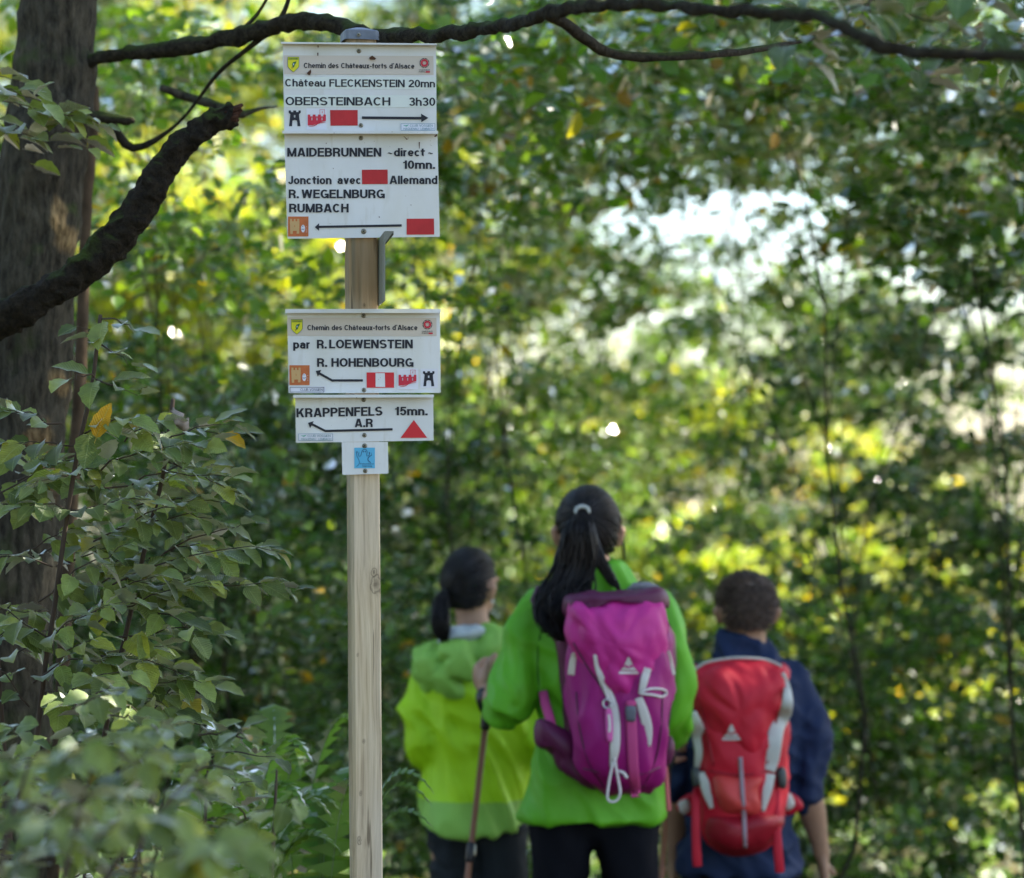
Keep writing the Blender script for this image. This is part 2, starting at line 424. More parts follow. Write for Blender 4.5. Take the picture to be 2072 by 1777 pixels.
# ------------------------------------------------------------------ signpost
def wood_mat(name):
    m = bpy.data.materials.new(name); m.use_nodes = True; nt = m.node_tree; N = nt.nodes; L = nt.links; b = N['Principled BSDF']
    b.inputs['Roughness'].default_value = .75; b.inputs['Specular IOR Level'].default_value = .25
    tc = N.new('ShaderNodeTexCoord'); mp = N.new('ShaderNodeMapping'); mp.inputs['Scale'].default_value = (1, 1, .035); L.new(tc.outputs['Object'], mp.inputs[0])
    dn = N.new('ShaderNodeTexNoise'); dn.inputs['Scale'].default_value = 2.2; L.new(tc.outputs['Object'], dn.inputs['Vector'])
    mx0 = N.new('ShaderNodeMix'); mx0.data_type = 'VECTOR'; mx0.inputs[0].default_value = .03; L.new(mp.outputs[0], mx0.inputs[4]); L.new(dn.outputs['Color'], mx0.inputs[5])
    w = N.new('ShaderNodeTexNoise'); w.inputs['Scale'].default_value = 120; w.inputs['Detail'].default_value = 6; w.inputs['Roughness'].default_value = .6; L.new(mx0.outputs[1], w.inputs['Vector'])
    r = N.new('ShaderNodeValToRGB'); e = r.color_ramp.elements; e[0].position = .28; e[0].color = (.25, .17, .09, 1); e[1].position = .62; e[1].color = (.68, .55, .36, 1)
    k = r.color_ramp.elements.new(.45); k.color = (.52, .40, .245, 1)
    L.new(w.outputs['Fac'], r.inputs[0]); col = r.outputs[0]
    # grey weathering patches and a darker, browner stretch towards the top
    n2 = N.new('ShaderNodeTexNoise'); n2.inputs['Scale'].default_value = 1.6; mp2 = N.new('ShaderNodeMapping'); mp2.inputs['Scale'].default_value = (6, 6, 1.2); L.new(tc.outputs['Object'], mp2.inputs[0]); L.new(mp2.outputs[0], n2.inputs['Vector'])
    mr = N.new('ShaderNodeMapRange'); mr.inputs['From Min'].default_value = .4; mr.inputs['From Max'].default_value = .65; mr.inputs['To Max'].default_value = .75; L.new(n2.outputs['Fac'], mr.inputs['Value'])
    mx = N.new('ShaderNodeMix'); mx.data_type = 'RGBA'; L.new(mr.outputs[0], mx.inputs[0]); L.new(col, mx.inputs[6]); mx.inputs[7].default_value = (.60, .51, .39, 1)
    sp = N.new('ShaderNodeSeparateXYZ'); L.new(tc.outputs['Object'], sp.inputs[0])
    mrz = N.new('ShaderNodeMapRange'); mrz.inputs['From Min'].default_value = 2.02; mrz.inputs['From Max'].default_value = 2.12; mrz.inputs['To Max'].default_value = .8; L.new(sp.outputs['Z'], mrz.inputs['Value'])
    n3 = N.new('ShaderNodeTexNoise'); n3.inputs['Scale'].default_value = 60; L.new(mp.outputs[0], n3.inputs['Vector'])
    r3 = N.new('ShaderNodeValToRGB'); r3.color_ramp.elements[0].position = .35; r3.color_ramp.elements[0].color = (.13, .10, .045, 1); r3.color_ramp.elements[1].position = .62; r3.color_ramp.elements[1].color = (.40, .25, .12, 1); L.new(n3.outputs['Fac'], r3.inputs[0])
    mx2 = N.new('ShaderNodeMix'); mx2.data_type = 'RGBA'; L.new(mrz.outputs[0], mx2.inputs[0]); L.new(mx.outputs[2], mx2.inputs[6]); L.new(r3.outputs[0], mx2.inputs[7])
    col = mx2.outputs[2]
    ck = N.new('ShaderNodeTexNoise'); ck.inputs['Scale'].default_value = 75; ck.inputs['Detail'].default_value = 3; mpc = N.new('ShaderNodeMapping'); mpc.inputs['Scale'].default_value = (1.3, 1.3, .05); L.new(tc.outputs['Object'], mpc.inputs[0]); L.new(mpc.outputs[0], ck.inputs['Vector'])
    mc = N.new('ShaderNodeMapRange'); mc.inputs['From Min'].default_value = .645; mc.inputs['From Max'].default_value = .68; mc.inputs['To Max'].default_value = .75; L.new(ck.outputs['Fac'], mc.inputs['Value'])
    mk0 = N.new('ShaderNodeMix'); mk0.data_type = 'RGBA'; L.new(mc.outputs[0], mk0.inputs[0]); L.new(col, mk0.inputs[6]); mk0.inputs[7].default_value = (.12, .085, .05, 1); col = mk0.outputs[2]
    # knots: (x, z, size) distances in object space
    for (kx, kz, ks) in KNOTS:
        vs = N.new('ShaderNodeVectorMath'); vs.operation = 'SUBTRACT'; L.new(tc.outputs['Object'], vs.inputs[0]); vs.inputs[1].default_value = (kx, 0, kz)
        vm = N.new('ShaderNodeVectorMath'); vm.operation = 'MULTIPLY'; L.new(vs.outputs[0], vm.inputs[0]); vm.inputs[1].default_value = (1/ks, 0, .55/ks)
        nn = N.new('ShaderNodeTexNoise'); nn.inputs['Scale'].default_value = 90; L.new(tc.outputs['Object'], nn.inputs['Vector'])
        ln = N.new('ShaderNodeVectorMath'); ln.operation = 'LENGTH'; L.new(vm.outputs[0], ln.inputs[0])
        ad = N.new('ShaderNodeMath'); ad.operation = 'MULTIPLY_ADD'; L.new(nn.outputs['Fac'], ad.inputs[0]); ad.inputs[1].default_value = .9; L.new(ln.outputs['Value'], ad.inputs[2])
        rr = N.new('ShaderNodeValToRGB'); el = rr.color_ramp.elements; el[0].position = .35; el[0].color = (.75, .75, .75, 1); el[1].position = 1.0; el[1].color = (0, 0, 0, 1)
        a_ = rr.color_ramp.elements.new(.62); a_.color = (.15, .15, .15, 1); a2 = rr.color_ramp.elements.new(.70); a2.color = (.7, .7, .7, 1); a3 = rr.color_ramp.elements.new(.8); a3.color = (.1, .1, .1, 1)
        mh = N.new('ShaderNodeMath'); mh.operation = 'MULTIPLY'; mh.inputs[1].default_value = .6; L.new(ad.outputs[0], mh.inputs[0]); L.new(mh.outputs[0], rr.inputs[0])
        mk = N.new('ShaderNodeMix'); mk.data_type = 'RGBA'; L.new(rr.outputs[0], mk.inputs[0]); L.new(col, mk.inputs[6]); mk.inputs[7].default_value = (.11, .08, .05, 1); col = mk.outputs[2]
    L.new(col, b.inputs['Base Color'])
    bu = N.new('ShaderNodeBump'); bu.inputs['Strength'].default_value = .5; bu.inputs['Distance'].default_value = .003; L.new(w.outputs['Fac'], bu.inputs['Height']); L.new(bu.outputs[0], b.inputs['Normal'])
    return m

YS = 4.875                       # plane of the board faces
PX0 = P(743, 1777, 4.915)        # post axis at the bottom of the frame
post_lo = P(748.5, 2790, 4.915); post_hi = P(727.5, 80, 4.915)
gzp = ground_z(post_lo.x, post_lo.y)
def post_at(z): t = (z-post_lo.z)/(post_hi.z-post_lo.z); return post_lo.lerp(post_hi, t)
SP = thing('signpost', (post_at(gzp).x, post_lo.y, gzp), 'square weathered wooden post carrying a stack of white hiking trail boards', 'signpost')
base = Vector(SP['_loc'])
def kn(px, py, s): p = P(px, py, 4.885)-base*0; return (p.x-post_at(p.z).x, p.z-gzp, s)
KNOTS = []
for (kx, ky, ks) in [(760, 1183, .013), (756, 1158, .007), (727, 1700, .006), (736, 1500, .004), (730, 1605, .004), (737, 640-22, .003), (724, 1325, .003)]:
    p = P(kx, ky, 4.885); KNOTS.append((p.x, p.z, ks))
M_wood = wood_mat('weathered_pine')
def post_mesh():
    w, c = .0298, .006; rot = math.radians(13)
    prof = [(-w, -w+c), (-w+c, -w), (w-c*.5, -w), (w, -w+c*.5), (w, w-c), (w-c, w), (-w+c, w), (-w, w-c)]
    V, Fc = [], []
    zs = [gzp-.3]+list(np.linspace(gzp, post_hi.z, 40))
    for z in zs:
        a = post_at(z)
        for (x, y) in prof:
            x2, y2 = x*math.cos(rot)-y*math.sin(rot), x*math.sin(rot)+y*math.cos(rot)
            j = noise.noise(Vector((x*50, y*50, z*3)))*.0006
            V.append((a.x+x2+j, a.y+y2, z))
    m = len(prof)
    for i in range(len(zs)-1):
        for k in range(m): Fc.append((i*m+k, i*m+(k+1) % m, (i+1)*m+(k+1) % m, (i+1)*m+k))
    Fc.append(tuple((len(zs)-1)*m+k for k in range(m)))
    return V, Fc
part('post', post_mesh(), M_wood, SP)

M_white = mat('sign_enamel', (.74, .75, .745), .38, .5, 5, .06)
nt = M_white.node_tree; b_ = nt.nodes['Principled BSDF']; src = b_.inputs['Base Color'].links[0].from_socket
tc_ = nt.nodes.new('ShaderNodeTexCoord')
def grime(src, scale, lo, hi, colr, amt, st=(1, 1, 1)):
    mp_ = nt.nodes.new('ShaderNodeMapping'); mp_.inputs['Scale'].default_value = st; nt.links.new(tc_.outputs['Object'], mp_.inputs[0])
    n_ = nt.nodes.new('ShaderNodeTexNoise'); n_.inputs['Scale'].default_value = scale; n_.inputs['Detail'].default_value = 4; nt.links.new(mp_.outputs[0], n_.inputs['Vector'])
    r_ = nt.nodes.new('ShaderNodeMapRange'); r_.inputs['From Min'].default_value = lo; r_.inputs['From Max'].default_value = hi; r_.inputs['To Max'].default_value = amt; nt.links.new(n_.outputs['Fac'], r_.inputs['Value'])
    m_ = nt.nodes.new('ShaderNodeMix'); m_.data_type = 'RGBA'; nt.links.new(r_.outputs[0], m_.inputs[0]); nt.links.new(src, m_.inputs[6]); m_.inputs[7].default_value = (*colr, 1); return m_.outputs[2]
src = grime(src, 160, .70, .76, (.18, .12, .08), .9); src = grime(src, 9, .45, .8, (.56, .54, .42), .6, (1, 1, .35)); src = grime(src, 60, .60, .75, (.50, .47, .38), .35, (1, 1, .2))
nt.links.new(src, b_.inputs['Base Color'])
M_back = mat('sign_back', (.20, .21, .18), .6, .3, 30, .3)
M_ink = mat('sign_ink', (.018, .02, .030), .5, .3)
M_red = mat('sign_red', (.50, .025, .03), .5, .3, 30, .12)
M_red2 = mat('castle_red', (.60, .03, .06), .5, .3)
M_beige = mat('sticker_beige', (.63, .56, .48), .45, .4)
M_pale = mat('sticker_pale', (.74, .74, .80), .4, .4)
M_strip = mat('letter_strip', (.74, .79, .73), .4, .4)
M_yellow = mat('shield_yellow', (.74, .70, .01), .45, .4)
M_green = mat('emblem_green', (.02, .14, .05), .5, .3)
M_orange = mat('tile_orange', (.55, .15, .045), .5, .3, 40, .15)
M_tan = mat('tile_tan', (.60, .38, .16), .5, .3)
M_teal = mat('label_teal', (.10, .25, .28), .5, .3)
M_blue = mat('ghost_blue', (.10, .46, .72), .45, .4)
M_navyink = mat('ghost_ink', (.01, .03, .12), .5, .3)
M_screw = mat('screw_steel', (.28, .26, .20), .45, .5, metal=.8)
M_screwdark = mat('screw_slot', (.02, .02, .015), .6)
M_cap = mat('cap_plastic', (.13, .15, .18), .45, .4, 20, .25)
M_dirt = mat('dirt', (.10, .05, .03), .9, .1)

class Z:     # one board's drawing plane: zoomed-photo units -> frame pixels -> world
    def __init__(s, ox, oy, Y): s.ox, s.oy, s.Y = ox, oy, Y
    def px(s, x, y): return s.ox+x*.1717, s.oy+y*.1717
    def w(s, x, y, off=0): a, b = s.px(x, y); return P(a, b, s.Y-off)

# ---- a plain grotesque alphabet drawn with strokes (cap height 1)
XH = .735
def glyph(ch, t):
    th = t*.86; q = []; h = t/2; hh = th/2
    def Vb(x, y0, y1): q.append([(x-h, y0), (x+h, y0), (x+h, y1), (x-h, y1)])
    def Hb(y, x0, x1, c=0): q.append([(x0, y-hh), (x1, y-hh), (x1, y+hh), (x0, y+hh)])
    def Dg(x0, y0, x1, y1, k=1.0):
        w_ = t*k*math.hypot(x1-x0, y1-y0)/abs(y1-y0)/2; q.append([(x0-w_, y0), (x0+w_, y0), (x1+w_, y1), (x1-w_, y1)])
    def Ar(x0, y0, x1, y1, a0, a1, n=14):   # centre-line box
        cx, cy, rx, ry = (x0+x1)/2, (y0+y1)/2, (x1-x0)/2, (y1-y0)/2; n = max(3, int(abs(a1-a0)/360*24)); P0 = []
        for i in range(n+1):
            a = math.radians(a0+(a1-a0)*i/n); c_, s_ = math.cos(a), math.sin(a)
            P0.append(((cx+(rx+h)*c_, cy+(ry+hh)*s_), (cx+(rx-h)*c_, cy+(ry-hh)*s_)))
        for (a, b), (c_, d) in zip(P0, P0[1:]): q.append([a, b, d, c_])
    def acc(cx, y): q.append([(cx-.16, y), (cx-.05, y), (cx+.0, y+.09), (cx, y+.17)]); q.append([(cx+.16, y), (cx, y+.17), (cx, y+.09), (cx+.05, y)])
    X = XH; w = .7
    if ch == ' ': return .30, []
    if ch == '.': q.append([(0, 0), (t*1.05, 0), (t*1.05, t*1.05), (0, t*1.05)]); return t*1.05, q
    if ch == '·': q.append([(0, .42), (t*.8, .42), (t*.8, .42+t*.8), (0, .42+t*.8)]); return t*.8, q
    if ch == '-': Hb(.38, 0, .32); return .32, q
    if ch == '’': q.append([(0, .86), (t, .86), (t, 1.02), (0, 1.02)]); q.append([(t*.3, .74), (t*.5, .74), (t, .87), (t*.5, .87)]); return t, q
    if ch == '~': Ar(h, .36, .28, .52, 180, 0); Ar(.28, .42, .56-h, .58, 180, 360); return .56, q
    if ch in 'AÂ':
        w = .80; Dg(h*1.1, 0, w/2-h*.35, 1); Dg(w-h*1.1, 0, w/2+h*.35, 1); Hb(.27, .17, w-.17)
        if ch == 'Â': acc(w/2, 1.06)
    elif ch == 'B':
        w = .70; Vb(h, 0, 1); Hb(hh, h, .42); Hb(.53, h, .42); Hb(1-hh, h, .40); Ar(.16, hh, w-h, .53, -90, 90); Ar(.18, .53, w-h-.03, 1-hh, -90, 90)
    elif ch == 'C': w = .74; Ar(h, hh, w-h, 1-hh, 42, 318)
    elif ch == 'D': w = .74; Vb(h, 0, 1); Hb(hh, h, .36); Hb(1-hh, h, .36); Ar(-.02, hh, w-h, 1-hh, -90, 90)
    elif ch in 'EF':
        w = .62 if ch == 'E' else .58; Vb(h, 0, 1); Hb(1-hh, h, w); Hb(.53, h, w-.04)
        if ch == 'E': Hb(hh, h, w)
    elif ch == 'G': w = .78; Ar(h, hh, w-h, 1-hh, 45, 322); Hb(.44, w*.52, w); Vb(w-h*.9, 0, .46)
    elif ch == 'H': w = .72; Vb(h, 0, 1); Vb(w-h, 0, 1); Hb(.53, h, w-h)
    elif ch == 'I': w = t; Vb(h, 0, 1)
    elif ch == 'J': w = .5; Vb(w-h, .28, 1); Ar(h*.8, hh, w-h, .56, 190, 360)
    elif ch == 'K': w = .76; Vb(h, 0, 1); Dg(t*1.0, .36, w-h*1.5, 1); Dg(w-h*1.25, 0, .36, .66)
    elif ch == 'L': w = .58; Vb(h, 0, 1); Hb(hh, h, w)
    elif ch == 'M': w = .88; Vb(h, 0, 1); Vb(w-h, 0, 1); Dg(h*1.1, 1, w/2, 0, .85); Dg(w-h*1.1, 1, w/2, 0, .85)
    elif ch == 'N': w = .74; Vb(h, 0, 1); Vb(w-h, 0, 1); Dg(h*1.2, 1, w-h*1.2, 0, .95)
    elif ch == 'O': w = .80; Ar(h, hh, w-h, 1-hh, 0, 360)
    elif ch == 'P': w = .68; Vb(h, 0, 1); Hb(.44, h, .40); Hb(1-hh, h, .40); Ar(.14, .44, w-h, 1-hh, -90, 90)
    elif ch == 'R': w = .72; Vb(h, 0, 1); Hb(.48, h, .42); Hb(1-hh, h, .42); Ar(.16, .48, w-h-.02, 1-hh, -90, 90); Vb(w-h-.03, 0, .30); Ar(.12, -.04, w-h-.03, .46, 0, 75)
    elif ch == 'S': w = .70; Ar(h, .50, w-h-.02, 1-hh, 25, 270); Ar(h+.01, hh, w-h, .50, 90, -155)
    elif ch == 'T': w = .66; Vb(w/2, 0, 1); Hb(1-hh, 0, w)
    elif ch == 'U': w = .72; Vb(h, .30, 1); Vb(w-h, .30, 1); Ar(h, hh, w-h, .60, 180, 360)
    elif ch == 'V': w = .76; Dg(h*1.1, 1, w/2, 0); Dg(w-h*1.1, 1, w/2, 0)
    elif ch == 'W': w = 1.06; Dg(h*1.1, 1, w*.27, 0, .95); Dg(w/2, 1, w*.27, 0, .95); Dg(w/2, 1, w*.73, 0, .95); Dg(w-h*1.1, 1, w*.73, 0, .95)
    elif ch == 'X': w = .74; Dg(h*1.2, 0, w-h*1.2, 1); Dg(h*1.2, 1, w-h*1.2, 0)
    elif ch == '0': w = .60; Ar(h, hh, w-h, 1-hh, 0, 360)
    elif ch == '1': w = .36; Vb(w-h, 0, 1); q.append([(0, .66), (w-h, .74), (w-h, .86), (0, .80)]); q.append([(w-t*1.1, .74), (w-h, .74), (w-h, 1), (w-t*.9, 1)])
    elif ch == '2': w = .60; Ar(h, .44, w-h, 1-hh, 165, -20); Dg(h*1.2, th, w-h*1.1, .62); Hb(hh, 0, w)
    elif ch == '3': w = .60; Ar(h, .51, w-h-.02, 1-hh, 160, -90); Ar(h, hh, w-h, .51, 90, -160); Hb(.51, .22, .36)
    elif ch == '5': w = .60; Hb(1-hh, .10, w-.03); q.append([(.04, .42), (.04+t*.9, .46), (.10+t*.8, 1), (.10, 1)]); Ar(h, hh, w-h, .64, 140, -160)
    elif ch in 'aâ':
        w = .56; Vb(w-h-.01, 0, X-.2); Ar(h+.01, .20, w-h-.01, X-hh, 160, 0); Ar(h, hh, w-h-.02, .43, 90, 270); Hb(.43-.01, w*.45, w-h); Ar(h, hh, w-h-.02, .43, 270, 340)
        if ch == 'â': acc(w/2, X+.07)
    elif ch == 'c': w = .56; Ar(h, hh, w-h, X-hh, 42, 318)
    elif ch == 'd': w = .60; Vb(w-h, 0, 1); Ar(h, hh, w-h, X-hh, 0, 360)
    elif ch == 'e': w = .58; Ar(h, hh, w-h, X-hh, 0, 322); Hb(X*.49, h, w-h*.6)
    elif ch == 'f': w = .42; Vb(.10+h, 0, .80); Hb(X-hh, 0, w); Ar(.10+h, .56, .56-h, 1-hh, 180, 95)
    elif ch == 'g': w = .60; Vb(w-h, -.04, X); Ar(h, hh, w-h, X-hh, 0, 360); Ar(h, -.27+hh, w-h, .15, 0, -150)
    elif ch in 'hn':
        w = .58; Vb(h, 0, 1 if ch == 'h' else X); Vb(w-h, 0, X-.25); Ar(h, X-.5, w-h, X-hh, 0, 165)
    elif ch == 'i': w = t; Vb(h, 0, X); q.append([(0, .86), (t, .86), (t, 1), (0, 1)])
    elif ch == 'l': w = t; Vb(h, 0, 1)
    elif ch == 'k': w = .58; Vb(h, 0, 1); Dg(t, .26, w-h*1.4, X); Dg(w-h*1.2, 0, .28, .5)
    elif ch == 'm': w = .92; Vb(h, 0, X); Vb(w/2, 0, X-.22); Vb(w-h, 0, X-.22); Ar(h, X-.44, w/2, X-hh, 0, 165); Ar(w/2, X-.44, w-h, X-hh, 0, 165)
    elif ch == 'o': w = .60; Ar(h, hh, w-h, X-hh, 0, 360)
    elif ch == 'p': w = .60; Vb(h, -.26, X); Ar(h, hh, w-h, X-hh, 0, 360)
    elif ch == 'r': w = .40; Vb(h, 0, X); Ar(h, X-.5, w+.10, X-hh, 80, 165)
    elif ch == 's': w = .54; Ar(h, X/2, w-h-.01, X-hh, 25, 270); Ar(h, hh, w-h, X/2, 90, -155)
    elif ch == 't': w = .42; Vb(.10+h, .18, .94); Hb(X-hh, 0, w); Ar(.10+h, hh, .54-h, .40, 180, 265)
    elif ch == 'u': w = .58; Vb(w-h, 0, X); Vb(h, .25, X); Ar(h, hh, w-h, .5, 180, 345)
    elif ch == 'v': w = .58; Dg(h*1.1, X, w/2, 0); Dg(w-h*1.1, X, w/2, 0)
    elif ch == 'w': w = .84; Dg(h*1.1, X, w*.27, 0, .9); Dg(w/2, X, w*.27, 0, .9); Dg(w/2, X, w*.73, 0, .9); Dg(w-h*1.1, X, w*.73, 0, .9)
    elif ch == 'x': w = .58; Dg(h*1.2, 0, w-h*1.2, X); Dg(h*1.2, X, w-h*1.2, 0)
    return w, q

def text_vf(z, txt, x0, x1, top, base, dx=0.0, bold=.02, off=.0016, cap=None):
    """lettering laid flat on the board; x0..x1 its ends, top/base the cap line and baseline; dx = slope"""
    t = .14+bold*2.3 if bold > 0 else .115
    gap = .065 if t > .15 else .085
    cur = 0; polys = []; k = 0
    for ch in txt:
        w, q = glyph(ch, t)
        for pl in q: polys.append([(cur+a, b) for a, b in pl])
        cur += w+gap
    tot = cur-gap; V, Fc = [], []
    for pl in polys:
        b = len(V); k += 1
        area = sum(pl[i][0]*pl[(i+1) % len(pl)][1]-pl[(i+1) % len(pl)][0]*pl[i][1] for i in range(len(pl)))
        for (a, c) in pl:
            X = x0+a/tot*(x1-x0); Yy = base-c*(base-top)+(X-x0)*dx
            V.append(z.w(X, Yy, off+(k % 7)*.00003))
        f = tuple(range(b, b+len(pl))); Fc.append(f if area > 0 else f[::-1])
    return V, Fc

def flat(z, pts, off): return [z.w(x, y, off) for x, y in pts], [tuple(range(len(pts)))[::-1]]
def ribbon(z, pts, wd, off):
    V, Fc = [], []
    for i, (x, y) in enumerate(pts):
        a = pts[max(i-1, 0)]; b = pts[min(i+1, len(pts)-1)]; dx, dy = b[0]-a[0], b[1]-a[1]; l = math.hypot(dx, dy) or 1
        w_ = wd[i] if isinstance(wd, (list, tuple)) else wd
        V += [z.w(x-dy/l*w_/2, y+dx/l*w_/2, off), z.w(x+dy/l*w_/2, y-dx/l*w_/2, off)]
        if i: Fc.append((2*i-2, 2*i-1, 2*i+1, 2*i))
    return V, Fc
def smooth2(pts, n=5): return [tuple(a) for a in catmull(pts, n)]

def board(z, tl, tr, br, bl, lip=.022, front=.0045, ov=.002, thick=.0015, label='', name='sign_board'):
    """folded sheet: face, top flange coming forward, short down-turned edge"""
    A, B, C_, D = z.w(*tl), z.w(*tr), z.w(*br), z.w(*bl); up = (A-D).normalized(); rt = (B-A).normalized(); fw = Vector((0, -1, 0))
    items = []
    def slab(p, q, r, s, n):
        return [p, q, r, s, p+n, q+n, r+n, s+n], [(0, 1, 2, 3), (7, 6, 5, 4), (0, 4, 5, 1), (1, 5, 6, 2), (2, 6, 7, 3), (3, 7, 4, 0)]
    bk = Vector((0, 1, 0))*thick
    items.append(slab(A, B, C_, D, bk))
    if lip:
        a, b = A-rt*ov, B+rt*ov; dn = up*front
        items.append(slab(a-fw*thick*.9, b-fw*thick*.9, b+fw*lip, a+fw*lip, up*.0012))
        items.append(slab(a+fw*lip+up*.0012, b+fw*lip+up*.0012, b+fw*lip-dn, a+fw*lip-dn, fw*.0012))
        # rounded inner corner
    o = part(name, join_vf(*items), M_white, SP, label=label)
    return o

def screw(z, x, y, o, r=.0038):
    c = z.w(x, y, 0); V, Fc = [], []
    for k, (rr, d) in enumerate([(r*1.25, .0004), (r*1.15, .0016), (r*.8, .0028), (r*.4, .0031)]):
        for j in range(12):
            an = 2*math.pi*j/12; V.append(c+Vector((rr*math.cos(an), -d, rr*math.sin(an))))
        if k:
            for j in range(12): Fc.append(((k-1)*12+j, (k-1)*12+(j+1) % 12, k*12+(j+1) % 12, k*12+j))
    Fc.append(tuple(36+j for j in range(12)))
    s = sub('screw', (V, Fc), [M_screw, M_screwdark], o, True)
    # the cross slot
    b = len(V); a0 = .5
    V2, F2 = [], []
    for a in (a0, a0+math.pi/2):
        dx, dz = math.cos(a), math.sin(a); l, w_ = r*.75, r*.16
        q = len(V2)
        V2 += [c+Vector((dx*l*i-dz*w_*j, -.0034, dz*l*i+dx*w_*j)) for i, j in ((-1, -1), (1, -1), (1, 1), (-1, 1))]; F2.append((q, q+1, q+2, q+3))
    me = mesh_from('screw', V+V2, Fc+[tuple(i+b for i in f) for f in F2], False); me.materials.append(M_screw); me.materials.append(M_screwdark)
    for p_ in list(me.polygons)[-2:]: p_.material_index = 1
    s.data = me

def tower(z, o, x0, y0, x1, y1, m, off=.0016):
    w_, h = x1-x0, y1-y0; q = lambda u, v: (x0+u*w_, y0+v*h)
    L_ = [(0, 0), (.19, 0), (.19, .10), (.37, .10), (.37, 0), (.63, 0), (.63, .10), (.81, .10), (.81, 0), (1, 0), (1, .12), (.84, .24)]
    # built from convex-ish strips so that window and door stay open
    polys = [[(0, 0), (.19, 0), (.19, .12), (0, .12)], [(.38, 0), (.62, 0), (.62, .12), (.38, .12)], [(.81, 0), (1, 0), (1, .12), (.81, .12)],
             [(0, .10), (1, .10), (1, .14), (.86, .24), (.14, .24), (0, .14)],
             [(.14, .235), (.43, .235), (.43, .45), (.11, .45)], [(.56, .235), (.86, .235), (.88, .45), (.56, .45)], [(.42, .235), (.57, .235), (.57, .29), (.42, .29)],
             [(.11, .445), (.88, .445), (.90, .60), (.68, .64), (.5, .60), (.32, .64), (.09, .60)],
             [(.09, .60), (.32, .63), (.30, .75), (.28, 1), (.03, 1)], [(.91, .60), (.68, .63), (.71, .75), (.73, 1), (.98, 1)]]
    sub('tower_mark', join_vf(*[flat(z, [q(*p) for p in pl], off+i*.00001) for i, pl in enumerate(polys)]), m, o)

def castle(z, o, x0, y0, x1, y1):
    w_, h = x1-x0, y1-y0; q = lambda u, v: (x0+u*w_, y0+v*h)
    it = []
    for a, b in ((0, .14), (.28, .43), (.57, .72), (.86, 1)): it.append([(a, .30), (b, .30), (b, .42), (a, .42)])
    it.append([(0, .41), (.20, .41), (.20, .92), (0, .95)]);
    for a, b in ((.26, .48), (.54, .76)): it.append([(a, .41), (b, .41), (b, .62), (a, .62)]) if False else None
    it = [p for p in it if p]
    for a, b, lo0, lo1 in ((.20, .26, .93, .93), (.48, .54, .86, .84), (.76, .82, .74, .72)):   # slits: above and below them only
        it.append([(a, .41), (b, .41), (b, .48), (a, .48)]); it.append([(a, .64), (b, .64), (b, lo1), (a, lo0)])
    for a, b, lo0, lo1 in ((.26, .48, .93, .86), (.54, .76, .84, .74), (.82, 1, .72, .68)): it.append([(a, .41), (b, .41), (b, lo1), (a, lo0)])
    t = .018
    for a, b, c, d in ((.66, 0, .94, .02), (.66, 0, .66+t, .30), (.94-t, 0, .94, .30)): it.append([(a, b), (c, b), (c, d), (a, d)])
    it.append([(.785, .10), (.815, .10), (.815, .22), (.785, .22)])
    s_ = smooth2([(.05, 1.0), (.35, .96), (.6, .82), (1, .74)])
    vf = [flat(z, [q(*p) for p in pl], .0022+i*.00001) for i, pl in enumerate(it)]
    vf.append(ribbon(z, [q(*p) for p in s_], [2+8*math.sin(math.pi*i/(len(s_)-1)) for i in range(len(s_))], .0022))
    sub('castle_mark', join_vf(*vf), M_red2, o)

def shield(z, o, x0, y0, x1, y1):
    def outl(s):
        cx, cy = (x0+x1)/2, (y0+y1)/2
        p = [(x0, y0), (x1, y0), (x1, y0+(y1-y0)*.62)]+[(x1-(x1-cx)*t, y0+(y1-y0)*(.62+.38*t**.75)) for t in (.25, .5, .75, 1)]+[(x0+(cx-x0)*t, y0+(y1-y0)*(.62+.38*t**.75)) for t in (.75, .5, .25)]+[(x0, y0+(y1-y0)*.62)]
        return [(cx+(a-cx)*s, cy+(b-cy)*s) for a, b in p]
    e = sub('shield', flat(z, outl(1), .0020), M_green, o)
    sub('shield', flat(z, outl(.94), .0024), M_yellow, o)
    X = lambda u: x0+(x1-x0)*u
    Yy = lambda v: y0+(y1-y0)*v
    sub('shield_band', flat(z, [(X(.06), Yy(.05)), (X(.94), Yy(.05)), (X(.94), Yy(.2)), (X(.06), Yy(.2))], .0028), mat('band_olive', (.42, .46, .02), .5), o)
    sub('lettering', text_vf(z, 'CLUB VOSGIEN', X(.12), X(.88), Yy(.08), Yy(.16), bold=.01, off=.0032), M_green, o)
    sub('holly_leaf', flat(z, [(X(.76), Yy(.28)), (X(.70), Yy(.44)), (X(.62), Yy(.50)), (X(.60), Yy(.60)), (X(.5), Yy(.70)), (X(.42), Yy(.66)), (X(.44), Yy(.55)), (X(.38), Yy(.52)), (X(.44), Yy(.42)), (X(.46), Yy(.36)), (X(.58), Yy(.33))], .0032), M_green, o)
    sub('holly_highlight', flat(z, [(X(.5), Yy(.43)), (X(.57), Yy(.42)), (X(.53), Yy(.55)), (X(.47), Yy(.53))], .0035), M_pale, o)
    sub('holly_berry', flat(z, [(X(.34), Yy(.64)), (X(.42), Yy(.68)), (X(.41), Yy(.80)), (X(.36), Yy(.73))], .0034), mat('berry', (.45, .12, .02), .5), o)

